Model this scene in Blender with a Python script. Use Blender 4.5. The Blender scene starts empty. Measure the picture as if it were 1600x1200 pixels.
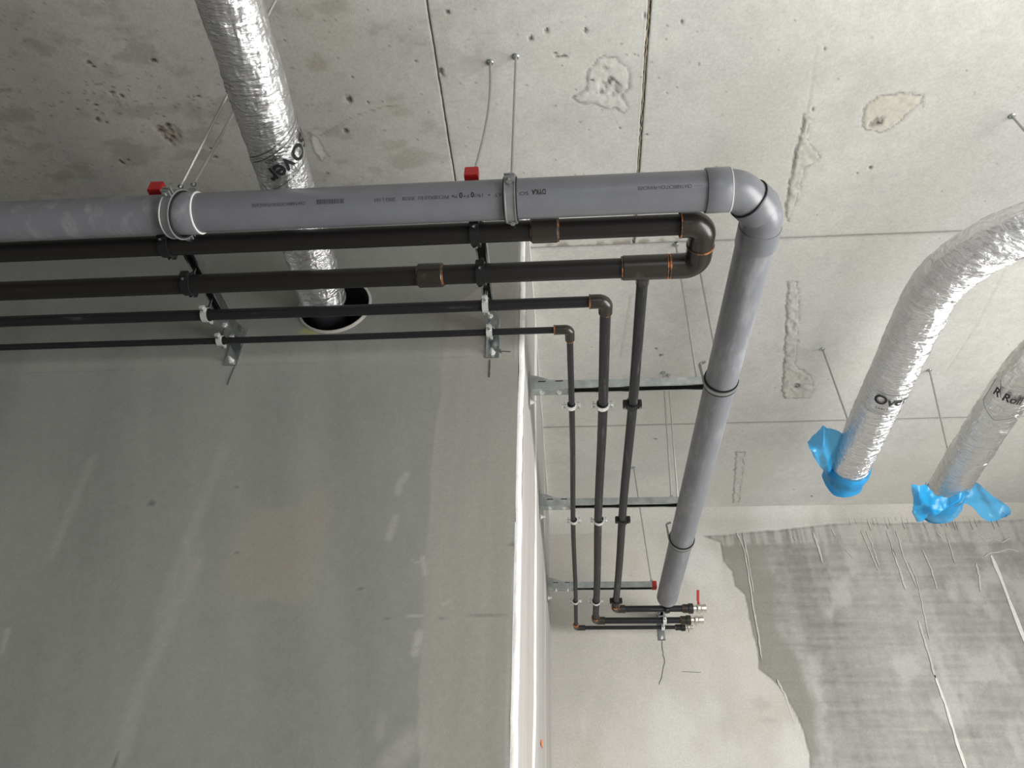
import bpy, bmesh, math, random
import numpy as np
from mathutils import Vector, Matrix

# ------------------------------------------------------------------ camera, world, lights, exposure
sc = bpy.context.scene
col = sc.collection
F = 1220.0
_Y = np.array([112., 950., F]); _Y /= np.linalg.norm(_Y)
_Z = np.array([42., -1630., F]); _Z -= _Y * (_Z @ _Y); _Z /= np.linalg.norm(_Z)
_X = np.cross(_Y, _Z)
R = np.array([_X, _Y, _Z])                      # world = R @ camera (x right, y down, z forward)
cam = bpy.data.cameras.new('camera'); cam_o = bpy.data.objects.new('camera', cam); col.objects.link(cam_o)
cam.sensor_width = 36; cam.lens = F / 1600 * 36; cam.clip_start = .02
M4 = Matrix.Identity(4)
for i in range(3):
    M4[i][0] = R[i, 0]; M4[i][1] = -R[i, 1]; M4[i][2] = -R[i, 2]
cam_o.matrix_world = M4
sc.camera = cam_o

H = 2.35          # ceiling above the camera
YA = 1.857        # wall facing the camera
XB = -.132        # return wall
YC = 4.32         # wall at the back
FL = -1.55        # floor
XR = 3.6; XL = -4.4; YR = -3.6
ZP = 1.57         # pipe axes

world = bpy.data.worlds.new('world'); sc.world = world; world.use_nodes = True
wn = world.node_tree.nodes
wn['Background'].inputs[0].default_value = (.80, .88, 1, 1)
wn['Background'].inputs[1].default_value = 1.0

def area(name, loc, rot, sx, sy, energy, color):
    l = bpy.data.lights.new(name, 'AREA'); l.shape = 'RECTANGLE'; l.size = sx; l.size_y = sy
    l.energy = energy; l.color = color
    o = bpy.data.objects.new(name, l); col.objects.link(o); o.location = loc; o.rotation_euler = rot
    return o
# daylight through the window in the right wall, and an added weak fill behind the camera
area('window_daylight', (XR + .12, .70, -.10), (0, math.radians(90), 0), 2.2, 4.2, 400, (1, .985, .955))
area('rear_fill', (1.6, YR - .12, -.1), (math.radians(90), 0, 0), 2.0, 2.0, 30, (1, .985, .96))
sc.view_settings.view_transform = 'Standard'; sc.view_settings.look = 'None'
sc.view_settings.gamma = 1; sc.view_settings.use_curve_mapping = False
sc.view_settings.exposure = 0.0

def ray(u, v): return R @ np.array([u - 800., v - 600., F])
def onz(u, v, z=H): d = ray(u, v); d = d * z / d[2]; return (d[0], d[1])
def ony(u, v, y=YA): d = ray(u, v); d = d * y / d[1]; return (d[0], d[2])
def onx(u, v, x=XB): d = ray(u, v); d = d * x / d[0]; return (d[1], d[2])

# ------------------------------------------------------------------ noise
_rs = np.random.RandomState(7)
_lat = _rs.rand(64, 64, 64)
def vn(x, y, z=0.):
    x, y, z = np.broadcast_arrays(np.asarray(x, float), np.asarray(y, float), np.asarray(z, float))
    xi = np.floor(x).astype(int); yi = np.floor(y).astype(int); zi = np.floor(z).astype(int)
    fx = x - xi; fy = y - yi; fz = z - zi
    fx = fx * fx * (3 - 2 * fx); fy = fy * fy * (3 - 2 * fy); fz = fz * fz * (3 - 2 * fz)
    def L(a, b, c): return _lat[(xi + a) & 63, (yi + b) & 63, (zi + c) & 63]
    r0 = (L(0,0,0)*(1-fx)+L(1,0,0)*fx)*(1-fy) + (L(0,1,0)*(1-fx)+L(1,1,0)*fx)*fy
    r1 = (L(0,0,1)*(1-fx)+L(1,0,1)*fx)*(1-fy) + (L(0,1,1)*(1-fx)+L(1,1,1)*fx)*fy
    return r0*(1-fz) + r1*fz
def fbm(x, y, z=0., o=4):
    s = 0; a = .5; t = 0
    for i in range(o):
        s = s + a * vn(x * 2**i + 17.3*i, y * 2**i + 5.1*i, z * 2**i + 9.7 * i); t += a; a *= .55
    return s / t                                  # 0..1, mean .5
def sst(a, b, x):
    t = np.clip((x - a) / (b - a), 0, 1); return t*t*(3-2*t)
def segd(px, py, pts, closed=False):
    d = np.full(px.shape, 1e9)
    n = len(pts)
    for i in range(n if closed else n - 1):
        ax, ay = pts[i]; bx, by = pts[(i+1) % n]
        vx, vy = bx-ax, by-ay; L2 = vx*vx + vy*vy + 1e-12
        t = np.clip(((px-ax)*vx + (py-ay)*vy) / L2, 0, 1)
        d = np.minimum(d, np.hypot(px-ax-t*vx, py-ay-t*vy))
    return d
def polysd(px, py, pts):                          # signed distance, inside positive
    ins = np.zeros(px.shape, bool); n = len(pts)
    for i in range(n):
        ax, ay = pts[i]; bx, by = pts[(i+1) % n]
        c = ((ay > py) != (by > py))
        xx = (bx-ax) * (py-ay) / ((by-ay) if by != ay else 1e-12) + ax
        ins ^= c & (px < xx)
    d = segd(px, py, pts, True)
    return np.where(ins, d, -d)

# ------------------------------------------------------------------ mesh helpers
class MB:
    def __init__(s): s.v = []; s.f = []
    def add(s, v, f):
        o = len(s.v); s.v += [tuple(map(float, p)) for p in v]; s.f += [tuple(i + o for i in q) for q in f]; return s
    def box(s, c, d, M=None):
        v = [(c[0]+d[0]/2*a, c[1]+d[1]/2*b, c[2]+d[2]/2*e) for a in (-1,1) for b in (-1,1) for e in (-1,1)]
        if M is not None: v = [tuple(M @ Vector(p)) for p in v]
        return s.add(v, [(0,1,3,2),(4,6,7,5),(0,4,5,1),(2,3,7,6),(0,2,6,4),(1,5,7,3)])
    def prism(s, prof, a, b):                     # prof: list of points; extruded from a to b (vectors added)
        n = len(prof)
        v = [tuple(Vector(p)+Vector(a)) for p in prof] + [tuple(Vector(p)+Vector(b)) for p in prof]
        return s.add(v, [tuple(range(n))[::-1], tuple(range(n, 2*n))] + [(i, (i+1) % n, n+(i+1) % n, n+i) for i in range(n)])
    def tube(s, pts, rad, n=24, caps=True):
        P = [Vector(p) for p in pts]; m = len(P)
        if not hasattr(rad, '__len__'): rad = [rad]*m
        T = []
        for i in range(m):
            a = P[max(i-1, 0)]; b = P[min(i+1, m-1)]; t = b-a
            if t.length < 1e-9: t = T[-1] if T else Vector((0,0,1))
            T.append(t.normalized())
        u = T[0].orthogonal().normalized(); v = []
        for i in range(m):
            u = (u - T[i]*u.dot(T[i])).normalized(); w = T[i].cross(u)
            for k in range(n):
                a = 2*math.pi*k/n; v.append(tuple(P[i] + (u*math.cos(a)+w*math.sin(a))*rad[i]))
        f = [(i*n+k, i*n+(k+1) % n, (i+1)*n+(k+1) % n, (i+1)*n+k) for i in range(m-1) for k in range(n)]
        if caps: f += [tuple(range(n))[::-1], tuple(range((m-1)*n, m*n))]
        return s.add(v, f)
    def lathe(s, o, ax, prof, n=32, closed=True):   # prof (t along axis, r); closed loop profile
        ax = Vector(ax).normalized(); u = ax.orthogonal().normalized(); w = ax.cross(u); o = Vector(o); m = len(prof); v = []
        for t, r in prof:
            for k in range(n):
                a = 2*math.pi*(k+.5)/n; v.append(tuple(o + ax*t + (u*math.cos(a)+w*math.sin(a))*r))
        f = [(i*n+k, i*n+(k+1) % n, ((i+1) % m)*n+(k+1) % n, ((i+1) % m)*n+k) for i in range(m if closed else m-1) for k in range(n)]
        if not closed:
            f += [tuple(range(n))[::-1], tuple(range((m-1)*n, m*n))]
        return s.add(v, f)
    def build(s, name, mat, parent=None, smooth=True, bevel=0, ang=35):
        me = bpy.data.meshes.new(name); me.from_pydata(s.v, [], s.f); me.update()
        bm = bmesh.new(); bm.from_mesh(me); bmesh.ops.recalc_face_normals(bm, faces=bm.faces)
        if bevel:
            es = [e for e in bm.edges if len(e.link_faces) == 2 and e.calc_face_angle(0) > .6]
            bmesh.ops.bevel(bm, geom=es, offset=bevel, segments=2, affect='EDGES', clamp_overlap=True)
        bm.to_mesh(me); bm.free()
        if smooth:
            me.shade_smooth(); me.set_sharp_from_angle(angle=math.radians(ang))
        me.materials.append(mat)
        o = bpy.data.objects.new(name, me); col.objects.link(o); o.parent = parent
        return o
def tag(o, label=None, cat=None, group=None, kind=None):
    if label: o['label'] = label
    if cat: o['category'] = cat
    if group: o['group'] = group
    if kind: o['kind'] = kind
    return o
def thing(name, label, cat, group=None):
    o = bpy.data.objects.new(name, None); col.objects.link(o); o.empty_display_size = .05
    return tag(o, label, cat, group)
def set_base(t, loc):                              # move the empty to the thing's base, leaving its parts in place
    t.location = loc
    for c in t.children: c.location = Vector(c.location) - Vector(loc)

# ------------------------------------------------------------------ materials
def newmat(name):
    m = bpy.data.materials.new(name); m.use_nodes = True
    return m, m.node_tree.nodes, m.node_tree.links, m.node_tree.nodes['Principled BSDF']
def mk(name, c, rough=.5, metal=0, var=.12, scale=14, bump=.0, bscale=60, c2=None, stretch=(1,1,1), spec=.5, lo=.5, hi=.75):
    m, N, L, P = newmat(name)
    tc = N.new('ShaderNodeTexCoord'); mp = N.new('ShaderNodeMapping'); mp.inputs['Scale'].default_value = stretch
    L.new(tc.outputs['Object'], mp.inputs[0])
    n = N.new('ShaderNodeTexNoise'); n.inputs['Scale'].default_value = scale; n.inputs['Detail'].default_value = 6; n.inputs['Roughness'].default_value = .65
    L.new(mp.outputs[0], n.inputs['Vector'])
    cr = N.new('ShaderNodeValToRGB'); cr.color_ramp.elements[0].position = lo - .15 if c2 is None else lo; cr.color_ramp.elements[1].position = hi
    L.new(n.outputs['Fac'], cr.inputs[0])
    if c2 is None:
        cr.color_ramp.elements[0].color = (*[x*(1-var) for x in c], 1); cr.color_ramp.elements[1].color = (*[min(1, x*(1+var)) for x in c], 1)
    else:
        cr.color_ramp.elements[0].color = (*c, 1); cr.color_ramp.elements[1].color = (*c2, 1)
    L.new(cr.outputs[0], P.inputs['Base Color'])
    P.inputs['Roughness'].default_value = rough; P.inputs['Metallic'].default_value = metal
    P.inputs['Specular IOR Level'].default_value = spec
    if bump:
        b = N.new('ShaderNodeTexNoise'); b.inputs['Scale'].default_value = bscale; b.inputs['Detail'].default_value = 5
        L.new(mp.outputs[0], b.inputs['Vector'])
        bn = N.new('ShaderNodeBump'); bn.inputs['Strength'].default_value = bump; bn.inputs['Distance'].default_value = .01
        L.new(b.outputs['Fac'], bn.inputs['Height']); L.new(bn.outputs[0], P.inputs['Normal'])
    return m
def concrete(name, rough=.9, bump=.22, scale=260, amp=.11):
    m, N, L, P = newmat(name)
    at = N.new('ShaderNodeAttribute'); at.attribute_name = 'paint'
    tc = N.new('ShaderNodeTexCoord')
    n = N.new('ShaderNodeTexNoise'); n.inputs['Scale'].default_value = scale*.35; n.inputs['Detail'].default_value = 6; n.inputs['Roughness'].default_value = .7
    L.new(tc.outputs['Object'], n.inputs['Vector'])
    mr = N.new('ShaderNodeMapRange'); mr.inputs[1].default_value = .3; mr.inputs[2].default_value = .7
    mr.inputs[3].default_value = 1-amp; mr.inputs[4].default_value = 1+amp
    L.new(n.outputs['Fac'], mr.inputs[0])
    vm = N.new('ShaderNodeVectorMath'); vm.operation = 'SCALE'
    L.new(at.outputs['Color'], vm.inputs[0]); L.new(mr.outputs[0], vm.inputs['Scale'])
    L.new(vm.outputs[0], P.inputs['Base Color'])
    P.inputs['Roughness'].default_value = rough; P.inputs['Specular IOR Level'].default_value = .25
    b = N.new('ShaderNodeTexNoise'); b.inputs['Scale'].default_value = scale; b.inputs['Detail'].default_value = 4
    L.new(tc.outputs['Object'], b.inputs['Vector'])
    bn = N.new('ShaderNodeBump'); bn.inputs['Strength'].default_value = bump; bn.inputs['Distance'].default_value = .003
    L.new(b.outputs['Fac'], bn.inputs['Height']); L.new(bn.outputs[0], P.inputs['Normal'])
    return m
m_conc = concrete('concrete_painted')
m_skim = concrete('plaster_skim', bump=.2, scale=330, amp=.07)
m_plain = mk('concrete_plain', (.33, .325, .305), .9, var=.15, scale=3, bump=.2)
m_floor = mk('concrete_floor', (.33, .325, .31), .8, var=.2, scale=2, bump=.15)
m_dark = mk('dark_gap', (.045, .04, .035), .95)
m_jt = mk('joint_fin', (.30, .25, .18), .95, c2=(.12, .09, .06), scale=40)
m_pvc = mk('grey_pvc', (.150, .155, .170), .34, var=.10, scale=9, bump=.04, bscale=25, stretch=(1,1,1))
m_pvcd = mk('dusty_grey_pvc', (.155, .16, .175), .42, c2=(.36, .365, .37), scale=7, lo=.50, hi=.95, bump=.04, bscale=25, stretch=(3,.8,3))
m_pvcl = mk('pvc_cut_edge', (.62, .62, .60), .6)
m_brn = mk('black_brown_pipe', (.011, .0098, .0095), .42, c2=(.10, .095, .09), scale=11, lo=.66, hi=1.05, spec=.35, bump=.05, bscale=30, stretch=(.5,2,2))
m_brny = mk('scuffed_black_pipe', (.015, .015, .0155), .42, c2=(.20, .19, .18), scale=22, lo=.58, hi=.92, spec=.38, bump=.06, bscale=30, stretch=(3,.35,3))
m_brnx = mk('dusty_black_pipe', (.011, .011, .013), .40, c2=(.14, .14, .15), scale=20, lo=.60, hi=.98, spec=.35, bump=.05, bscale=30, stretch=(.35,3,3))
m_fit = mk('brown_fitting', (.024, .021, .0175), .27, c2=(.11, .10, .088), scale=22, lo=.62, hi=1.05, spec=.4, bump=.03)
m_cop = mk('orange_weld_ring', (.045, .028, .018), .45, c2=(.42, .15, .04), scale=38, lo=.46, hi=.62)
m_zn = mk('zinc_steel', (.50, .54, .55), .27, 1, var=.25, scale=22, bump=.04)
m_znw = mk('bright_zinc_band', (.82, .82, .80), .32, .7, var=.08)
m_rod = mk('threaded_rod', (.50, .50, .49), .38, .8, var=.1, scale=300, bump=.3, bscale=700)
m_str = mk('grey_steel_strap', (.30, .31, .31), .38, .6, var=.15)
m_rub = mk('black_rubber', (.008, .008, .0085), .45, spec=.4)
m_red = mk('red_plastic', (.36, .012, .012), .45)
m_nick = mk('nickel_brass', (.80, .76, .68), .22, 1, var=.06, scale=60)
m_ink = mk('black_print', (.012, .012, .014), .6)
m_inkd = mk('dark_grey_print', (.035, .037, .045), .6)
m_pen = mk('pencil_line', (.07, .065, .06), .9)
m_white = mk('white_plaster_scrape', (.66, .655, .62), .9, var=.1, scale=60)
m_strk = mk('pale_plaster_streak', (.50, .49, .46), .9, var=.14, scale=60)
m_duct = mk('dark_duct', (.06, .065, .075), .3, .3, var=.2, scale=20)
m_slv = mk('pale_sleeve_rim', (.50, .49, .45), .7)
m_slvd = mk('sleeve_inside_shade', (.010, .010, .010), .8)  # near-black colour standing in for the shade inside the sleeve
m_glz = mk('aluminium_frame', (.35, .36, .37), .4, .5)

def foil_mat(name, base, rough, bs):
    m, N, L, P = newmat(name)
    tc = N.new('ShaderNodeTexCoord')
    mp = N.new('ShaderNodeMapping'); mp.inputs['Scale'].default_value = (1, 3.2, 1)
    L.new(tc.outputs['Object'], mp.inputs[0])
    n1 = N.new('ShaderNodeTexNoise'); n1.inputs['Scale'].default_value = 16; n1.inputs['Detail'].default_value = 8; n1.inputs['Roughness'].default_value = .62; n1.inputs['Distortion'].default_value = 1.2
    L.new(mp.outputs[0], n1.inputs['Vector'])
    v = N.new('ShaderNodeTexVoronoi'); v.feature = 'DISTANCE_TO_EDGE'; v.inputs['Scale'].default_value = 30
    L.new(mp.outputs[0], v.inputs['Vector'])
    ad = N.new('ShaderNodeMath'); ad.operation = 'MULTIPLY_ADD'; ad.inputs[1].default_value = .35
    L.new(v.outputs['Distance'], ad.inputs[0]); L.new(n1.outputs['Fac'], ad.inputs[2])
    bn = N.new('ShaderNodeBump'); bn.inputs['Strength'].default_value = bs; bn.inputs['Distance'].default_value = .012
    L.new(ad.outputs[0], bn.inputs['Height']); L.new(bn.outputs[0], P.inputs['Normal'])
    cr = N.new('ShaderNodeValToRGB'); cr.color_ramp.elements[0].color = (*[b*.8 for b in base], 1); cr.color_ramp.elements[1].color = (*base, 1)
    L.new(n1.outputs['Fac'], cr.inputs[0]); L.new(cr.outputs[0], P.inputs['Base Color'])
    P.inputs['Metallic'].default_value = .93; P.inputs['Roughness'].default_value = rough
    return m
m_foil = foil_mat('crinkled_foil', (.90, .90, .91), .17, .75)
m_foil2 = foil_mat('smoother_foil', (.86, .85, .83), .27, .45)
def bag_mat(name='blue_film', clear=.25):
    m, N, L, P = newmat(name)
    P.inputs['Base Color'].default_value = (.03, .40, .80, 1); P.inputs['Roughness'].default_value = .22
    P.inputs['Specular IOR Level'].default_value = .6
    tl = N.new('ShaderNodeBsdfTranslucent'); tl.inputs[0].default_value = (.05, .45, .85, 1)
    tr = N.new('ShaderNodeBsdfTransparent'); tr.inputs[0].default_value = (.42, .78, .97, 1)
    mx = N.new('ShaderNodeMixShader'); mx.inputs[0].default_value = .35
    mx2 = N.new('ShaderNodeMixShader'); mx2.inputs[0].default_value = clear
    tc = N.new('ShaderNodeTexCoord'); n = N.new('ShaderNodeTexNoise'); n.inputs['Scale'].default_value = 35; n.inputs['Detail'].default_value = 4
    L.new(tc.outputs['Object'], n.inputs['Vector'])
    bn = N.new('ShaderNodeBump'); bn.inputs['Strength'].default_value = .5; bn.inputs['Distance'].default_value = .01
    L.new(n.outputs['Fac'], bn.inputs['Height']); L.new(bn.outputs[0], P.inputs['Normal'])
    L.new(P.outputs[0], mx.inputs[1]); L.new(tl.outputs[0], mx.inputs[2])
    L.new(mx.outputs[0], mx2.inputs[1]); L.new(tr.outputs[0], mx2.inputs[2])
    L.new(mx2.outputs[0], N['Material Output'].inputs[0])
    return m
m_bag = bag_mat(); m_film = bag_mat('thin_blue_film', .48)

# ------------------------------------------------------------------ painted grids (colour stays with the surface)
def axis_coords(a, b, lo, hi, fine, coarse):
    out = [a]; x = a
    while x < b - 1e-6:
        st = fine if (x >= lo - 1e-6 and x < hi) else coarse
        if x < lo: st = min(coarse, lo - x) if lo - x > 1e-6 else fine
        x = min(b, x + st); out.append(x)
    if len(out) > 2 and out[-1] - out[-2] < fine*.3: out.pop(-2)
    return np.array(out)
def grid(name, us, vs, fn, mat, parent=None, lip=0, hole=None, kind=None):
    """fn(U,V)->(xyz (..,3), rgb(..,3)); lip: function turning border verts inward"""
    U, V = np.meshgrid(us, vs, indexing='ij')
    P, C = fn(U, V)
    nu, nv = U.shape
    idx = np.arange(nu*nv).reshape(nu, nv)
    q = np.stack([idx[:-1,:-1], idx[1:,:-1], idx[1:,1:], idx[:-1,1:]], -1).reshape(-1, 4)
    if hole is not None:
        cu, cv, r = hole
        Uc = (U[:-1,:-1]+U[1:,1:])/2; Vc = (V[:-1,:-1]+V[1:,1:])/2
        keep = (np.hypot(Uc-cu, Vc-cv) > r).reshape(-1); q = q[keep]
    me = bpy.data.meshes.new(name)
    me.vertices.add(nu*nv); me.vertices.foreach_set('co', P.reshape(-1).astype(np.float32))
    nf = len(q); me.loops.add(nf*4); me.loops.foreach_set('vertex_index', q.reshape(-1).astype(np.int32))
    me.polygons.add(nf); me.polygons.foreach_set('loop_start', (np.arange(nf)*4).astype(np.int32))
    me.polygons.foreach_set('loop_total', np.full(nf, 4, np.int32))
    me.update(calc_edges=True); me.validate()
    a = me.color_attributes.new('paint', 'FLOAT_COLOR', 'POINT')
    rgba = np.ones((nu*nv, 4), np.float32); rgba[:, :3] = np.clip(C.reshape(-1, 3), 0, 1)
    a.data.foreach_set('color', rgba.reshape(-1))
    me.shade_smooth(); me.materials.append(mat)
    o = bpy.data.objects.new(name, me); col.objects.link(o); o.parent = parent
    if kind: o['kind'] = kind
    return o
def mixc(C, c, m): return C*(1-m[..., None]) + np.array(c)*m[..., None]

# ---- ceiling
random.seed(3)
CB = (.50, .492, .462)
zp = lambda pts: [onz(*p) for p in pts]
feat_ring = zp([(893,152),(915,140),(920,110),(935,92),(960,90),(982,105),(984,135),(972,150),(982,168),(975,178),(962,170),(950,172),(925,160),(905,163)])
feat_crat = onz(950, 134)
feat_r2 = zp([(1347,190),(1352,170),(1370,150),(1400,146),(1443,148),(1440,160),(1415,180),(1395,198),(1375,206),(1352,202)])
feat_c2 = onz(1368, 190)
feat_long = zp([(1258,178),(1266,188),(1262,215),(1270,230),(1280,245),(1268,255),(1258,262),(1252,290),(1240,320),(1232,345),(1228,330),(1232,290),(1240,250),(1250,215)])
feat_strip = zp([(1231,440),(1246,440),(1249,480),(1247,530),(1243,570),(1268,588),(1272,610),(1264,622),(1228,622),(1222,612),(1225,570),(1228,520),(1229,480)])
feat_s2 = zp([(1150,706),(1163,706),(1160,740),(1154,785),(1144,785),(1148,740)])
feat_c3 = onz(1245, 602)
feat_l = onz(262, 207)
cr_line = zp([(500,212),(525,198),(555,180),(600,167),(645,162),(690,160)])
long2 = zp([(1585,390),(1560,440),(1530,500),(1505,540),(1480,580)])
long3 = zp([(1275,75),(1270,120),(1262,175)])
long4 = zp([(985,460),(975,520),(968,560)])
tape = zp([(482,205),(495,212),(512,245),(502,252),(490,235)])
dark_sp = [(545,155,6,9),(690,112,5,9),(880,88,12,3),(868,84,4,2),(968,200,2,3),(962,190,2,2),(512,272,4,2),(700,20,3,5),(335,245,6,4),(330,232,5,3),(188,252,5,3),
           (200,250,3,2),(105,260,3,2),(192,255,5,3),(175,145,6,3),(150,165,8,2),(190,150,5,3),(240,95,5,3),(310,150,4,2),(1065,35,3,5),(1008,25,3,5),(1120,262,3,3),(1360,262,4,3),(1340,270,3,2),
           (1024,686,5,4),(1033,555,6,5),(1025,545,3,4),(1240,765,3,3),(1268,775,4,5),(650,95,3,2),(550,120,2,2),(575,160,3,3),(1270,170,2,5),(1290,75,2,5),(905,190,2,4),(1010,210,3,2),
           (445,65,3,2),(830,60,3,6),(855,48,4,5),(915,48,3,4),(925,125,3,2),(540,205,5,5),(152,187,6,4),(166,192,5,3),(120,170,4,2),(262,196,8,5),(250,205,5,4),(270,214,6,3),(138,98,4,3),(146,104,3,2)]
dsp = [(*onz(a, b), c/560, d/560) for a, b, c, d in dark_sp]
_r = np.random.RandomState(11); specks = []
for i in range(220):                                   # small blow holes, denser on the left
    u = _r.rand()**1.5*1100; v = _r.rand()*290
    specks.append((*onz(u, v), _r.uniform(.0025, .0045), _r.uniform(.0022, .0035)))
for i in range(90):
    u = _r.normal(230, 110); v = 148 + _r.normal(0, 16) + .02*u
    specks.append((*onz(u, v), _r.uniform(.002, .008), _r.uniform(.002, .0045)))
for i in range(60):
    u = _r.uniform(900, 1600); v = _r.uniform(0, 780)
    specks.append((*onz(u, v), _r.uniform(.002, .004), _r.uniform(.002, .004)))
def ceil_fn(x, y):
    C = np.ones(x.shape + (3,)) * np.array(CB)
    n1 = fbm(x*1.6+3, y*1.6, 0, 4); n2 = fbm(x*7, y*7, 3, 5); n3 = fbm(x*40, y*40, 5, 4)
    C = C * (1 + (n1-.5)*.20 + (n2-.5)*.20 + (n3-.5)*.18)[..., None]
    C = mixc(C, (.50, .475, .40), sst(.52, .72, fbm(x*3+9, y*3+4, 8))*.35)        # warm stains
    C = mixc(C, (.44, .445, .425), sst(.55, .75, fbm(x*2+29, y*2+4, 12))*.35)
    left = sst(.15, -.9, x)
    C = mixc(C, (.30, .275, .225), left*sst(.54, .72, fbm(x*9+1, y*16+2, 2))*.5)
    C = C * (1 - .24*left)[..., None]  # darker towards the left: light falloff from the window put into the colour
    # surface relief, flat to start with
    Z = np.zeros(x.shape)
    wob = (fbm(x*30, y*30, 1, 4)-.5)*.016 + (fbm(x*75, y*75, 6, 3)-.5)*.014
    def region(poly, c, amt, h, rim=.0025, rough=.004):
        nonlocal C, Z
        bx = [p[0] for p in poly]; by = [p[1] for p in poly]
        s = polysd(x, y, poly) + wob
        m = sst(-.003, .004, s)
        C = mixc(C, c, m*amt)
        e = np.exp(-(s/.0035)**2)
        C = C * (1 - .42*e*(.4+1.2*n3))[..., None]
        Z = Z + m*(h + (fbm(x*60, y*60, 4, 3)-.5)*rough) + e*rim
    region(feat_ring, (.49, .485, .45), .7, -.001)
    region(feat_r2, (.50, .47, .39), .7, -.001)
    region(feat_long, (.45, .44, .39), .8, -.004, .003, .010)
    region(feat_strip, (.44, .44, .40), .8, -.004, .003, .012)
    region(feat_s2, (.45, .44, .41), .5, -.002, .002, .006)
    region(tape, (.50, .49, .45), .8, -.0006, -.0005, .001)
    for (cx, cy), r, dp, cc, am in ((feat_crat, .038, .014, (.40,.395,.37), .8), (feat_c2, .022, .012, (.24,.22,.19), .9), (feat_c3, .022, .010, (.25,.23,.20), .7), (feat_l, .045, .008, (.22,.18,.14), .75), (onz(946,106), .012, .005, (.3,.28,.25), .6)):
        d = np.hypot(x-cx, (y-cy)) / r + (fbm(x*45, y*45, 2, 3)-.5)*1.3
        m = sst(1.1, .7, d); k = fbm(x*120, y*120, 7, 2)
        C = mixc(C, cc, m*am*(.5+.5*sst(.3, .6, k)))
        C = mixc(C, (.05, .045, .04), m*sst(.62, .75, fbm(x*90+3, y*90, 3, 2))*.8)
        Z = Z + m*dp*(k-.1)
    # brown crater ring and cracks
    for ln, w, c, a in ((cr_line, .0022, (.16,.12,.08), .6), (long2, .006, (.40,.385,.34), .5), (long3, .004, (.38,.36,.33), .45), (long4, .006, (.36,.34,.30), .5)):
        d = segd(x, y, ln) + np.abs(wob)*.35
        m = sst(w*1.6, w*.5, d); C = mixc(C, c, m*a*(.35+fbm(x*50, y*50, 6, 2))); Z = Z + m*.001
    d = segd(x, y, zp([(860,384),(1055,376)])) + wob*.5
    m = sst(.030, .0, d) * (y < 2.132)
    C = mixc(C, (.25, .22, .17), m*sst(.42, .62, fbm(x*28, y*34, 11, 4))*.8)
    for cx, cy, rx, ry in dsp:
        box = (np.abs(x-cx) < rx*3) & (np.abs(y-cy) < ry*3)
        if not box.any(): continue
        d = np.hypot((x-cx)/rx, (y-cy)/ry) + (fbm(x*140, y*140, 2, 2)-.5)*1.2
        m = sst(1.15, .6, d)*box; C = mixc(C, (.05, .042, .033), m*.85); Z = Z + m*.004
    for cx, cy, rx, ry in specks:
        i = (np.abs(x-cx) < rx*2.5) & (np.abs(y-cy) < ry*2.5)
        if not i.any(): continue
        m = sst(1.3, .5, np.hypot((x-cx)/rx, (y-cy)/ry))*i; C = mixc(C, (.12, .095, .07), m*.6)
    Z = Z + (fbm(x*2.5, y*2.5, 7, 3)-.5)*.004
    return C, Z
ceil = MB().box(((XL+XR)/2, (YR+YC)/2, H+.10), (XR-XL+.4, YC-YR+.4, .12)).build('ceiling', m_dark, None, False)
ceil['kind'] = 'structure'
xs_a = [XL, -3.4, -.392, .277, 2.95, XR]; ys = [YR, -1.2, .30, 2.134, 3.398, YC+.05]
def add_panel(x0, x1, y0, y1, gx0, gx1, gy0, gy1):
    x0 += gx0; x1 -= gx1; y0 += gy0; y1 -= gy1
    us = axis_coords(x0, x1, -2.1, 2.75, .0062, .25); vs = axis_coords(y0, y1, .95, YC, .0062, .25)
    if y1 < .4: us = np.linspace(x0, x1, 6); vs = np.linspace(y0, y1, 6)
    us = np.concatenate([[x0], us, [x1]]); vs = np.concatenate([[y0], vs, [y1]])
    def fn(x, y):
        C, Z = ceil_fn(x, y)
        X = x.copy(); Y = y.copy(); Zz = H + Z
        j = (fbm(x*60, y*60, 21, 3)-.5)*.004
        X[:2] += j[:2]; X[-2:] += j[-2:]; Y[:, :2] += j[:, :2]; Y[:, -2:] += j[:, -2:]
        Zz[0] += .035; Zz[-1] += .035; Zz[:, 0] += .035; Zz[:, -1] += .035
        e = np.minimum(np.minimum(x-x0, x1-x), np.minimum(y-y0, y1-y))
        C = C*(1-.28*np.exp(-(e/.006)**2))[..., None]
        return np.stack([X, Y, Zz], -1), C
    return grid('ceiling_panel', us, vs, fn, m_conc, ceil)
g = .0022
for j in range(5):
    if j < 3: xs = xs_a
    elif j == 3: xs = [XL, -3.4, 2.95, XR]
    else: xs = [XL, -3.4, 2.95, XR]
    for i in range(len(xs)-1):
        if ys[j] > 2 and xs[i+1] < -1: continue
        x0, x1 = xs[i], xs[i+1]
        if ys[j] > 2 and x0 < XB-.05: x0 = XB-.05
        l = .0042 if abs(x0-.277) < 1e-6 else (.0012 if abs(x0+.392) < 1e-6 else g)
        r = .0042 if abs(x1-.277) < 1e-6 else (.0012 if abs(x1+.392) < 1e-6 else g)
        add_panel(x0, x1, ys[j], ys[j+1], l, r, g*.9, g*.9)
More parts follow.
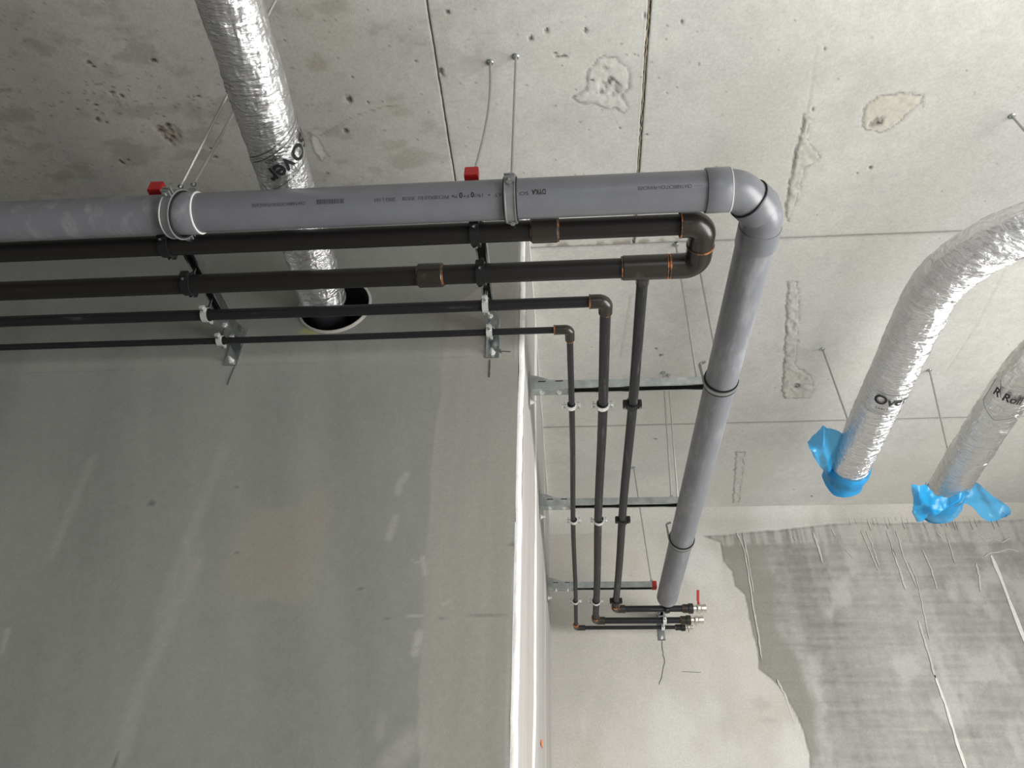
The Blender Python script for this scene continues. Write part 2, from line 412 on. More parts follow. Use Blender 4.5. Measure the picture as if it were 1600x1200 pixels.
# ragged concrete fin in the wide joint
mb = MB(); pts = []
for k in range(150):
    y = .35 + 1.77*k/149; w = .0016 + .0012*random.random(); zz = H - .002 + .006*random.random()
    pts.append((.277 + random.uniform(-.0012, .0012), y, zz, w))
for k in range(149):
    a, b = pts[k], pts[k+1]
    mb.add([(a[0]-a[3], a[1], a[2]), (a[0]+a[3], a[1], a[2]), (b[0]+b[3], b[1], b[2]), (b[0]-b[3], b[1], b[2]),
            (a[0]-a[3], a[1], H+.03), (a[0]+a[3], a[1], H+.03), (b[0]+b[3], b[1], H+.03), (b[0]-b[3], b[1], H+.03)],
           [(0,1,2,3),(0,3,7,4),(1,5,6,2)])
mb.build('joint_fin', m_jt, ceil, False)

# ---- wall facing the camera
HC = (-.770, 1.800); HR = .121
yp = lambda pts, Y=YA: [ony(*p, Y) for p in pts]
tan_patch = yp([(395,790),(440,795),(470,785),(495,760),(515,765),(517,790),(510,830),(503,880),(490,925),(460,943),(400,938),(350,925),(352,880),(368,840),(385,815)])
band = yp([(690,575),(690,610),(680,660),(674,740),(668,830),(664,900),(660,960),(655,1040),(652,1120),(655,1200),(640,1500),(1000,1500),(1000,300),(700,480)])
smears = [([(635,742),(625,755),(622,770)], .010, .30), ([(618,808),(608,840)], .011, .30), ([(660,872),(664,895)], .008, .5), ([(642,875),(655,880)], .004, .4),
          ([(655,990),(648,1020)], .010, .5), ([(598,1120),(592,1150)], .012, .2), ([(690,945),(705,938)], .005, .35), ([(645,1155),(610,1190)], .03, .3),
          ([(145,715),(80,870)], .014, .16), ([(305,880),(225,1060),(190,1180)], .022, .18), ([(350,700),(300,830),(250,960)], .02, .12), ([(12,985),(2,1020)], .008, .3)]
crackA = yp([(600,967),(640,962),(665,963),(700,966),(745,962),(805,960)])
def wallA_fn(x, z):
    C = np.ones(x.shape + (3,)) * np.array((.268, .268, .252))
    n1 = fbm(x*1.5+5, z*1.2, 1, 4); n3 = fbm(x*45, z*45, 5, 4)
    st = fbm(x*9+z*2.2, z*.9, 3, 4)
    C = C * (1 + (n1-.5)*.22 + (n3-.5)*.10 + (st-.5)*.26)[..., None]
    wob = (fbm(x*22, z*22, 1, 4)-.5)*.02
    C = mixc(C, (.315, .290, .252), sst(-.003, .006, polysd(x, z, tan_patch)+wob)*.65)
    m = sst(-.002, .004, polysd(x, z, band)+wob*.5)
    C = mixc(C, (.350, .338, .305), m*.85)
    C = C * (1 + m*(fbm(x*26, z*1.5, 9, 3)-.5)*.20)[..., None]
    for ln, w, a in smears:
        d = segd(x, z, yp(ln)) + wob*.4
        C = mixc(C, (.50, .49, .46), sst(w*1.5, w*.2, d)*a*(.5+fbm(x*60, z*60, 6, 2)))
    d = segd(x, z, crackA) + np.abs(wob)*.3
    k = fbm(x*34, z*34, 15, 3)
    C = mixc(C, (.14, .13, .12), sst(.004, .001, d)*sst(.50, .62, k)*.5)
    C = mixc(C, (.56, .55, .51), sst(.005, .001, d)*sst(.46, .36, k)*.4)
    for (a, b, rx, rz) in ((236, 787, .013, .010), (370, 760, .006, .004), (370, 864, .008, .003), (563, 920, .012, .004), (232, 668, .003, .003), (798, 850, .014, .004), (180, 1190, .004, .02), (775, 525, .005, .03)):
        cx, cz = ony(a, b); d = np.hypot((x-cx)/rx, (z-cz)/rz) + (fbm(x*80, z*80, 2, 3)-.5)
        C = mixc(C, (.11, .105, .10), sst(1.1, .4, d)*.65)
    # joint line in the plaster at the height of the bracket feet
    zl = ony(300, 573)[1]
    C = C * (1 - .10*sst(.003, .0008, np.abs(z - zl - .01*(x+1)))*(x < -.3))[..., None]
    # yellow-green spray mark by the sleeve
    cx, cz = ony(485, 517); d = np.hypot((x-cx)/.045, (z-cz)/.02) + (fbm(x*30, z*30, 3)-.5)*.6
    C = mixc(C, (.42, .48, .12), sst(1.1, .5, d)*.6)
    C = mixc(C, (.58, .57, .53), sst(-.160, -.150, x)*sst(.48, .64, fbm(x*90, z*3, 3, 3))*.7)
    return C
def wA(x, z):
    C = wallA_fn(x, z); dx = x-HC[0]; dz = z-HC[1]; d = np.hypot(dx, dz)
    near = np.abs(d-HR) < .0042
    X = np.where(near, HC[0]+dx/np.maximum(d, 1e-6)*HR, x); Zz = np.where(near, HC[1]+dz/np.maximum(d, 1e-6)*HR, z)
    Y = YA + (fbm(x*3, z*3, 2, 3)-.5)*.004
    return np.stack([X, Y, Zz], -1), C
wl = grid('wall_left', axis_coords(XL, XB-.016, -2.1, 9, .0065, .2), axis_coords(FL, H+.02, .35, 9, .0065, .2), wA, m_skim, None, hole=(*HC, HR), kind='structure')
# corner bead: narrow white rounded arris
def bead(t, z):
    a = t*math.pi/2
    x = XB - .016 + .016*np.sin(a); y = YA + .016 - .016*np.cos(a)
    w = (fbm(z*12, t*0, 3, 3)-.5)*.006
    C = np.ones(x.shape+(3,))*np.array((.66, .655, .63))
    C = C*(1+(fbm(x*90, z*50, 2, 4)-.5)*.16)[..., None]
    C = mixc(C, (.45, .44, .41), sst(.60, .70, fbm(z*25, t*3, 9, 3))*.6)
    return np.stack([x+w, y+w*.3, z], -1), C
grid('corner_bead', np.linspace(0, 1, 7), axis_coords(FL, H+.02, .2, 9, .012, .1), bead, m_skim, wl)
# ---- return wall
y_w1 = onx(836, 1000)[0]; y_w2 = onx(852, 1050)[0]
def wB(y, z):
    C = np.ones(y.shape+(3,))*np.array((.30, .288, .272))
    C = C*(1+(fbm(y*8, z*1.2, 4, 4)-.5)*.30+(fbm(y*40, z*30, 6, 3)-.5)*.12)[..., None]
    wob = (fbm(y*3, z*4, 7, 4)-.5)*.22
    for yy, w, a in ((y_w1, .10, .85), (y_w2, .05, .35), (4.22, .025, .35)):
        C = mixc(C, (.64, .635, .61), sst(w, w*.6, np.abs(y-yy-wob))*a)
    C = mixc(C, (.80, .80, .77), sst(.045, .02, H-z+wob*.10)*.8)
    C = mixc(C, (.40, .38, .35), sst(.03, .01, np.abs(y-y_w1-.2-wob))*.4)
    X = XB + (fbm(y*3, z*3, 2, 3)-.5)*.006
    return np.stack([X, y, z], -1), C
wr = grid('wall_return', axis_coords(YA+.016, YC+.02, 0, 9, .012, .2), axis_coords(FL, H+.02, .35, 9, .012, .2), wB, m_skim, None, kind='structure')
# ---- back wall
cp = lambda pts: [ony(*p, YC) for p in pts]
plast = cp([(600,700),(1600,700),(1700,812),(1600,812),(1500,815),(1400,818),(1330,817),(1270,822),(1190,831),(1130,836),(1100,838),(1125,848),(1130,878),(1145,893),(1148,915),(1163,930),
            (1172,970),(1183,1015),(1185,1045),(1215,1068),(1230,1090),(1245,1120),(1257,1150),(1265,1180),(1267,1260),(1240,1500),(600,1500)])
strip_c = cp([(700,790),(1720,790),(1720,806),(1500,808),(1300,812),(1130,834),(1100,838),(1060,832),(700,838)])
wet = cp([(1100,838),(1190,832),(1210,900),(1215,980),(1250,1040),(1280,1100),(1275,1180),(1262,1190),(1230,1090),(1185,1045),(1172,970),(1148,915),(1125,860)])
def wC(x, z):
    n1 = fbm(x*2.5+5, z*2, 1, 4); n3 = fbm(x*40, z*40, 5, 4)
    wob = (fbm(x*14, z*14, 1, 4)-.5)*.05
    # raw concrete: leaning pale streaks over darker grey
    C = np.ones(x.shape+(3,))*np.array((.298, .292, .274))
    s1 = fbm(x*5+.3*z, z*.5, 3, 4); s2 = fbm(x*26+.5*z, z*1.0, 8, 4); hz = fbm(x*3.5, z*60, 11, 4)
    C = C*(1+(s1-.5)*.50+(s2-.5)*.34+(hz-.5)*.42+(n3-.5)*.3)[..., None]
    C = mixc(C, (.47, .465, .445), sst(.52, .72, fbm(x*8+7, z*5, 6, 5))*.55)
    C = mixc(C, (.235, .224, .20), sst(-.03, .03, polysd(x, z, wet)+wob)*.75)
    top = ony(1300, 850, YC)[1]
    C = mixc(C, (.43, .42, .39), sst(top-.01, top+.02, z+wob*.6)*sst(.35, .6, fbm(x*60, z*3, 3, 3))*.8)
    # plaster
    Pc = np.ones(x.shape+(3,))*np.array((.475, .458, .42))
    Pc = Pc*(1+(n1-.5)*.12+(fbm(x*3, z*1.4, 22, 4)-.5)*.42+(n3-.5)*.07)[..., None]
    Pc = mixc(Pc, (.56, .55, .525), sst(.46, .66, fbm(x*4+1, z*2+3, 31, 4))*.8)
    Pc = mixc(Pc, (.42, .38, .32), sst(.55, .75, fbm(x*3+11, z*3+3, 35, 4))*.35)
    sdist = polysd(x, z, plast)+wob*.35
    m = sst(-.002, .006, sdist)
    C = C*(1-m[..., None]) + Pc*m[..., None]
    C = C*(1-.22*np.exp(-((sdist+.004)/.006)**2))[..., None]
    s = sst(-.004, .010, polysd(x, z, strip_c)+wob*.3)
    C = mixc(C, (.50, .49, .455), s*(.25+.65*sst(1.25, .5, x))*(.75+.5*(fbm(x*2.2, z*30, 17, 3)-.0)*.6))
    # patchy trowel marks
    for a, b, rx, rz in ((1190,1100,.05,.05), (1200,1125,.06,.02), (1280,1160,.03,.05), (985,900,.012,.01), (925,880,.02,.03)):
        cx, cz = ony(a, b, YC); d = np.hypot((x-cx)/rx, (z-cz)/rz)+(fbm(x*25, z*25, 2, 3)-.5)*1.4
        C = mixc(C, (.33, .32, .295), sst(1.1, .3, d)*.35)
    Y = YC + (fbm(x*3, z*3, 2, 3)-.5)*.004 - m*.003
    # cove at the top of the wall
    e = np.clip((z-(H-.09))/.09, 0, 1); Y = Y - .03*e**2
    return np.stack([x, Y, z], -1), C
wc = grid('wall_back', axis_coords(XB-.05, XR, 0, 2.75, .0075, .2), axis_coords(FL, H+.02, .82, 9, .0075, .2), wC, m_conc, None, kind='structure')
# ---- rest of the shell
def shell(name, c, d, m=m_plain):
    o = MB().box(c, d).build(name, m, None, False); o['kind'] = 'structure'; return o
shell('floor', ((XL+XR)/2, (YR+YC)/2, FL-.06), (XR-XL+.4, YC-YR+.4, .12), m_floor)
shell('wall_far_left', (XL-.08, (YR+YC)/2, (FL+H)/2+.02), (.16, YC-YR+.4, H-FL+.04))
def wall_open(name, ax, pos, a0, a1, o0, o1, z0, z1):
    mb = MB(); th = .2
    for p0, p1, q0, q1 in ((a0, o0, FL, H+.03), (o1, a1, FL, H+.03), (o0, o1, FL, z0), (o0, o1, z1, H+.03)):
        if ax == 'x': mb.box((pos, (p0+p1)/2, (q0+q1)/2), (th, p1-p0, q1-q0))
        else: mb.box(((p0+p1)/2, pos, (q0+q1)/2), (p1-p0, th, q1-q0))
    o = mb.build(name, m_plain, None, False); o['kind'] = 'structure'; return o
wall_open('wall_right', 'x', XR+.1, YR-.2, YC+.2, -1.4, 2.8, -1.2, 1.1)
wall_open('wall_rear', 'y', YR-.1, XL-.1, XR, .6, 2.6, -1.2, 1.1)
def frame(name, ax, pos, o0, o1, z0, z1, n):
    mb = MB()
    def bar(a, b, c, d):
        if ax == 'x': mb.box((pos, (a+b)/2, (c+d)/2), (.06, b-a, d-c))
        else: mb.box(((a+b)/2, pos, (c+d)/2), (b-a, .06, d-c))
    bar(o0, o1, z0, z0+.06); bar(o0, o1, z1-.06, z1)
    for k in range(n+1):
        c = o0+.03+(o1-o0-.06)*k/n; bar(c-.03, c+.03, z0+.06, z1-.06)
    o = mb.build(name, m_glz, None, False); o['kind'] = 'structure'
frame('window_1', 'x', XR+.05, -1.4, 2.8, -1.2, 1.1, 2)
frame('rear_fill_frame', 'y', YR-.05, .6, 2.6, -1.2, 1.1, 1)  # unseen frame, added with the opening for the rear fill

# ---- marks on walls (thin raised strips)
def strip_mesh(mb, pts3, w, nrm, th=.0008, jit=.25):
    P = [Vector(p) for p in pts3]; n = Vector(nrm); Q = []
    for i, p in enumerate(P):
        t = (P[min(i+1, len(P)-1)]-P[max(i-1, 0)]).normalized(); s = t.cross(n).normalized()
        ww = w/2*(1+random.uniform(-jit, jit))*(.45 if i in (0, len(P)-1) else 1)
        Q.append((p+s*ww+n*th, p-s*ww+n*th, p+s*ww-n*.006, p-s*ww-n*.006))
    for a, b in zip(Q, Q[1:]):
        mb.add([*a, *b], [(0,1,5,4),(0,4,6,2),(1,3,7,5)])
    return mb
def subdiv(pts, n=6, j=.0):
    out = []
    for a, b in zip(pts, pts[1:]):
        for k in range(n): out.append((a[0]+(b[0]-a[0])*k/n+random.uniform(-j, j), a[1]+(b[1]-a[1])*k/n))
    out.append(pts[-1]); return out
def mark(name, wall, pts, w, mat, n=6, j=0., Y=YA):
    P = [(p[0], Y-(.0022 if Y < 3 else .0052 if mat is m_pen else .0042 if name == 'trowel_mark' else .0030), p[1]) for p in (ony(*q, Y) for q in subdiv(pts, n, j))]
    return strip_mesh(MB(), P, w, (0,-1,0)).build(name, mat, wall, False)
mark('pencil_mark', wl, [(766,562),(765,590)], .0022, m_pen)
mark('pencil_mark', wl, [(778,549),(798,550)], .0018, m_pen)
mark('pencil_mark', wl, [(783,546),(780,549),(784,552)], .0018, m_pen, 2)
mark('pencil_mark', wl, [(368,572),(360,590),(356,602)], .0015, m_pen)
mark('hairline_crack', wc, [(1034,1000),(1036,1020),(1038,1036),(1034,1056),(1030,1070)], .0022, m_pen, 4, 1, YC)
mark('hairline_crack', wc, [(1065,1050),(1095,1051)], .0014, m_pen, 4, .2, YC)
for pts, w in (([(1270,832),(1277,850),(1285,880)], .011), ([(1150,830),(1163,860),(1170,900),(1177,950),(1184,985),(1190,1030)], .008),
               ([(1160,832),(1170,880),(1178,930)], .006), ([(1435,970),(1450,1020),(1462,1060)], .010), ([(1460,1055),(1480,1110),(1495,1160),(1510,1205)], .013),
               ([(1353,830),(1362,850),(1374,886)], .006), ([(1345,830),(1358,858),(1372,892)], .005), ([(1394,858),(1405,890),(1415,922)], .010),
               ([(1400,830),(1412,870),(1432,918)], .006), ([(1420,880),(1432,905),(1440,940),(1452,1000)], .005), ([(1441,858),(1455,890),(1464,922)], .007),
               ([(1478,835),(1492,880)], .006), ([(1549,868),(1570,920),(1600,1000),(1620,1050)], .018), ([(1463,830),(1470,840)], .006), ([(1300,828),(1306,840)], .005),
               ([(1320,858),(1332,872)], .004), ([(1385,830),(1400,872)], .004), ([(1240,838),(1243,845)], .005)):
    mark('plaster_streak', wc, pts, w, m_strk if w < .012 else m_white, 5, .6, YC)
for pts, w in (([(1537,870),(1548,864),(1560,863),(1575,858),(1592,862)], .006), ([(1530,838),(1540,845),(1552,842),(1566,848),(1580,840)], .005), ([(1525,880),(1530,900),(1532,925)], .008), ([(1214,1062),(1228,1090),(1240,1130)], .010)):
    mark('plaster_smear', wc, pts, w, m_strk, 5, 1.2, YC)
for k in range(26):
    u = 1325 + k*9.3 + random.uniform(-3, 3); v = 806 + random.uniform(-2, 5); L = random.uniform(6, 22)
    mark('trowel_mark', wc, [(u, v), (u+L*.34, v+L)], random.uniform(.003, .006), m_strk, 2, .3, YC)
yy, zz = onx(845, 1162)
MB().box((XB+.004, yy, zz), (.004, .05, .018), Matrix.Identity(4)).build('orange_mark', mk('orange_chalk', (.75, .22, .08), .9), wr, False)

# ------------------------------------------------------------------ pipes
def X(x, y, z=ZP): return (x, y, z)
def arc_path(p0, c, p1, rb, n=10):                    # polyline p0 -> fillet at c -> p1
    p0, c, p1 = Vector(p0), Vector(c), Vector(p1); a = (p0-c).normalized(); b = (p1-c).normalized()
    ang = a.angle(b); t = rb/math.tan(ang/2); s = c+a*t; e = c+b*t
    o = c+(a+b).normalized()*(rb/math.sin(ang/2)); out = [p0]; vs = s-o; ve = e-o; tot = vs.angle(ve)
    ax = vs.cross(ve).normalized()
    for k in range(n+1): out.append(o+Matrix.Rotation(tot*k/n, 3, ax) @ vs)
    out.append(p1); return [tuple(p) for p in out]
def collar(o, ax, prof, name, mat, par, n=40): return MB().lathe(o, ax, prof, n).build(name, mat, par)
def cring(o, ax, r0, r1, w): return MB().lathe(o, ax, [(-w/2, r0), (-w/2, r1), (w/2, r1), (w/2, r0)], 40)

def text_mesh(s, width, height, bold=False):
    cu = bpy.data.curves.new('txt', 'FONT'); cu.body = s; cu.size = 1; cu.resolution_u = 3
    if bold: cu.offset = .022
    o = bpy.data.objects.new('txt', cu); col.objects.link(o)
    me = bpy.data.meshes.new_from_object(o.evaluated_get(bpy.context.evaluated_depsgraph_get()))
    bpy.data.objects.remove(o); bpy.data.curves.remove(cu)
    bm = bmesh.new(); bm.from_mesh(me); bpy.data.meshes.remove(me)
    xs = [v.co.x for v in bm.verts]; ys_ = [v.co.y for v in bm.verts]
    x0, x1, y0, y1 = min(xs), max(xs), min(ys_), max(ys_)
    for v in bm.verts: v.co = ((v.co.x-x0)/(x1-x0)*width, (v.co.y-y0)/(y1-y0)*height, 0)
    bmesh.ops.triangulate(bm, faces=bm.faces)
    for _ in range(5):
        es = [e for e in bm.edges if e.calc_length() > .008]
        if not es: break
        bmesh.ops.subdivide_edges(bm, edges=es, cuts=1); bmesh.ops.triangulate(bm, faces=[f for f in bm.faces if len(f.verts) > 3])
    V = [tuple(v.co) for v in bm.verts]; bm.verts.index_update(); Fc = [tuple(v.index for v in f.verts) for f in bm.faces]; bm.free()
    return V, Fc
def decal(name, V, Fc, fn, mat, par):
    mb = MB(); mb.add([fn(x, y) for x, y, _ in V], Fc); return mb.build(name, mat, par, False)

# --- grey drain pipe
gp = thing('drain_pipe', 'thick grey plastic drain pipe with two bends, uppermost of the pipes', 'pipe')
GY = 1.260; gr = .0505
MB().tube([X(-3.2, GY), X(-2, GY), X(-.99, GY)], gr, 48).build('pipe_section', m_pvcd, gp)
collar(X(-.99, GY), (1,0,0), [(-.028,.0505),(-.022,.0545),(.052,.0545),(.054,.0535),(.054,.0505)], 'socket', m_pvcd, gp)
collar(X(-.937, GY), (1,0,0), [(0,.0502),(0,.0548),(.003,.0548),(.003,.0502)], 'socket_edge', m_pvcl, gp)
MB().tube([X(-.95, GY), X(-.3, GY), X(.36, GY)], gr, 48).build('pipe_section', m_pvc, gp)
G1 = Vector(X(.352, GY)); c1 = X(.432, GY); c2 = X(.508, GY+.076); g2 = X(.506, 1.425)
mid = tuple((Vector(c1)+Vector(c2))/2)
MB().tube(arc_path(X(.405, GY), c1, mid, .062, 10), .0505, 48).build('elbow', m_pvc, gp)
collar(G1, (1,0,0), [(0,.0505),(0,.0545),(.002,.0555),(.056,.0555),(.059,.0535),(.059,.0505)], 'elbow_socket', m_pvc, gp)
cring(X(.4115, GY), (1,0,0), .050, .0552, .003).build('elbow_ridge', m_pvcl, gp)
d45 = Vector((1,1,0)).normalized()
collar(Vector(mid)-d45*.008, d45, [(0,.050),(0,.0545),(.0015,.0553),(.045,.0553),(.048,.0545),(.048,.050)], 'elbow_socket', m_pvc, gp)
cring(Vector(mid)-d45*.010, d45, .049, .0548, .003).build('elbow_gasket', m_rub, gp)
MB().tube(arc_path(mid, c2, X(.506, 1.40), .062, 10), .052, 48).build('elbow', m_pvc, gp)
dY = (Vector(X(.470, 3.80))-Vector(g2)).normalized()
collar(X(.507, 1.385), dY, [(-.006,.050),(-.004,.0548),(.056,.0548),(.058,.0538),(.058,.050)], 'elbow_socket', m_pvc, gp)
E0 = Vector(X(.506, 1.40)); E1 = Vector(X(.470, 3.79)); LL = (E1-E0).length
MB().lathe(E0, dY, [(0,.051),(LL,.051),(LL,.047),(LL-.35,.047),(0,.047)], 48).build('pipe_section', m_pvcd, gp)
# print on the grey pipe: reads upside down from below
def gtext(s, u_start, u_end, v, h, mat=m_inkd, bold=False):
    xa = onz(u_start, v, ZP-.03)[0]; xb = onz(u_end, v, ZP-.03)[0]
    V, Fc = text_mesh(s, xa-xb, h, bold); a0 = math.radians(222)
    decal('lettering', V, Fc, lambda x, y: (xa-x, GY+(gr+.0005)*math.cos(a0+(y-h)/gr), ZP+(gr+.0005)*math.sin(a0+(y-h)/gr)), mat, gp)
gtext('CR4 FABRICATION FRANCAISE', 1080, 996, 297, .009)
gtext('DYKA', 853, 831, 305, .0135, m_ink, True)
gtext('SO', 826, 812, 306, .0085)
gtext('PAT  +  19/1', 789, 742, 308, .009)
gtext('0', 741, 736, 308, .014, m_ink, True)
gtext('F+', 733, 724, 308, .009)
gtext('0', 723, 718, 308, .014, m_ink, True)
gtext('Me  PVC100X3.0 EU  303/20', 715, 629, 311, .0085)
gtext('2053 L103', 618, 585, 312, .0085)
gtext('CR4 FABRICATION FRANCAISE', 477, 392, 318, .0085)
def bars(u0, u1, v, h):
    xa = onz(u0, v, ZP-.03)[0]; xb = onz(u1, v, ZP-.03)[0]; x = xa; mb = MB(); a0 = math.radians(222); rr = gr+.0005
    while x > xb:
        w = random.choice((.0012, .002, .003)); q = []
        for yy_ in (0, h/2, h): q += [(xx, GY+rr*math.cos(a0+(yy_-h)/gr), ZP+rr*math.sin(a0+(yy_-h)/gr)) for xx in (x, x-w)]
        mb.add(q, [(0,1,3,2),(2,3,5,4)]); x -= w+random.choice((.0015, .0025))
    mb.build('barcode', m_inkd, gp, False)
bars(537, 495, 314, .012)
MB().add([(onz(1097, 294, ZP-.03)[0], GY+.0505*math.cos(math.radians(a)), ZP+.0505*math.sin(math.radians(a))) for a in (216, 217)] +
         [(onz(1083, 294, ZP-.03)[0], GY+.0505*math.cos(math.radians(a)), ZP+.0505*math.sin(math.radians(a))) for a in (216, 217)], [(0,1,3,2)]).build('printed_line', m_inkd, gp, False)

# --- brown loop (two large horizontal runs joined by a U, tee to the third small pipe)
bl = thing('supply_pipe', 'two thick black-brown pipe runs joined by a U-bend, with a thinner branch off a tee', 'pipe')
r1 = .0275; B1 = 1.365; B2 = 1.512; XE = .362
def ringo(x, y, ax, r, par, w=.005, z=ZP): return cring((x, y, z), ax, r-.001, r+.0025, w).build('weld_ring', m_cop, par)
MB().tube([X(-3.2, B1), X(-1.5, B1), X(0, B1), X(XE-.05, B1)], r1, 32).build('pipe_section', m_brn, bl)
MB().tube([X(-3.2, B2), X(-1.5, B2), X(0, B2), X(XE-.05, B2)], r1, 32).build('pipe_section', m_brn, bl)
for x0, x1, y in ((-.082, -.014, B1), (-.405, -.338, B2)):
    xm = (x0+x1)/2; w = x1-x0
    collar(X(x0, y), (1,0,0), [(0,.027),(0,.0325),(.0015,.034),(w-.0015,.034),(w,.0325),(w,.027)], 'coupling', m_fit, bl)
    ringo(x1+.0015, y, (1,0,0), r1+.002, bl); ringo(x0-.001, y, (1,0,0), r1, bl, .004)
# elbows of the U
MB().tube(arc_path(X(.305, B1), X(XE, B1), X(XE, 1.436), .038, 10), .0350, 36).build('elbow', m_fit, bl)
MB().tube(arc_path(X(XE, 1.440), X(XE, B2), X(.292, B2), .038, 10), .0350, 36).build('elbow', m_fit, bl)
ringo(.3025, B1, (1,0,0), .0335, bl, .004); ringo(.2885, B2, (1,0,0), .032, bl, .006); ringo(XE, 1.439, (0,1,0), .0345, bl, .006)
# tee
tx0, tx1 = .160, .280; TX = .217
mb = MB().lathe(X(tx0, B2), (1,0,0), [(0,.027),(0,.033),(.002,.0345),(tx1-tx0-.002,.0345),(tx1-tx0,.033),(tx1-tx0,.027)], 36)
mb.lathe(X(TX, B2), (0,1,0), [(.02,.001),(.02,.022),(.040,.021),(.045,.0185),(.060,.0185),(.060,.001)], 30)
mb.build('tee', m_fit, bl)
ringo(tx0-.002, B2, (1,0,0), .030, bl, .004); ringo(tx1+.001, B2, (1,0,0), .0325, bl, .004)

def run(par, start_y, x, r, cy, xend, mat, matx, fr, wavy=.003):
    """pipe going back along the return wall, elbow, then right to its valve"""
    pts = []; n = 24
    for k in range(n+1):
        t = k/n; y = start_y+(cy-.03-start_y)*t; pts.append((x+wavy*math.sin(t*9)*min(1, 4*t*(1-t)), y, ZP))
    MB().tube(pts, r, 24).build('pipe_section', mat, par)
    MB().tube(arc_path((x, cy-.045, ZP), (x, cy, ZP), (x+.05, cy, ZP), r+.006, 8), r+.0045, 28).build('elbow', m_fit, par)
    cring((x, cy-.046, ZP), (0,1,0), r-.001, r+.0055, .003).build('weld_ring', m_cop, par)
    MB().tube([(x+.045, cy, ZP), (xend, cy, ZP)], r, 24).build('pipe_section', matx, par)
    # adapter and valve
    MB().lathe((xend-.012, cy, ZP), (1,0,0), [(0,r-.001),(0,r+.006),(.026,r+.006),(.028,r+.010),(.050,r+.010),(.052,r+.004),(.052,r-.001)], 28).build('threaded_adapter', m_rub if r < .015 else m_fit, par)
    cring((xend-.014, cy, ZP), (1,0,0), r-.001, r+.004, .003).build('weld_ring', m_cop, par)
    s = r/.016
    v = MB().lathe((xend+.040, cy, ZP), (1,0,0), [(0,.001),(0,.017*s),(.014*s,.017*s),(.016*s,.020*s),(.022*s,.024*s),(.034*s,.024*s),(.040*s,.019*s),(.044*s,.019*s),(.046*s,.021*s),(.062*s,.021*s),(.062*s,.014*s),(.05*s,.012*s),(.05*s,.001)], 12)
    v = v.build('ball_valve', m_nick, par, ang=25)
    return v, xend+.04+.028*s
bv, vx = run(bl, B2+.05, TX, .0165, 3.935, .575, m_brny, m_brnx, .02)
bv['label'] = 'nickel ball valve with red lever'
h = MB(); h.tube([(vx, 3.935, ZP), (vx, 3.925, ZP+.035)], .006, 12)
h.prism([(-.007,0,0),(.007,0,0),(.009,-.03,.045),(-.005,-.03,.045)], (vx-.002, 3.922, ZP+.034), (vx-.002, 3.924, ZP+.038))
h.build('handle', m_red, bv, bevel=.0008)

# --- third pipe (X run at the level of the wall clamps), fourth thin pipe
def supply(label, y, r, xe, cy, xend, gmat, par_mat):
    t = thing('supply_pipe', label, 'pipe')
    MB().tube([X(-3.2, y), X(-1.6, y-.001), X(-.6, y+.002), X(xe-.03, y)], r, 28).build('pipe_section', m_brnx, t)
    MB().tube(arc_path(X(xe-.045, y), X(xe, y), X(xe, y+.045), r+.005, 8), r+.0045, 28).build('elbow', m_fit, t)
    cring(X(xe-.046, y), (1,0,0), r-.001, r+.0055, .004).build('weld_ring', m_cop, t)
    cring(X(xe, y+.046), (0,1,0), r-.001, r+.004, .003).build('weld_ring', m_cop, t)
    v, vx = run(t, y+.03, xe, r, cy, xend, par_mat, m_brnx, .02)
    return t, v, vx
p3, v3, x3 = supply('medium black pipe, third below the grey drain pipe, ending in a valve', 1.640, .0165, .117, 4.095, .580, m_brn, m_brny)
p4, v4, x4 = supply('thinnest black pipe, lowest of the horizontal runs and nearest the wall', 1.757, .0102, .012, 4.197, .562, m_brn, m_brny)
for v, vx_, y in ((v3, x3, 4.095), (v4, x4, 4.197)):
    MB().tube([(vx_, y, ZP), (vx_, y+.004, ZP-.028)], .0045, 10).build('valve_stem', m_nick, v)
for t in (gp, bl, p3, p4): set_base(t, (-1.0, YA-.4, ZP-.06))

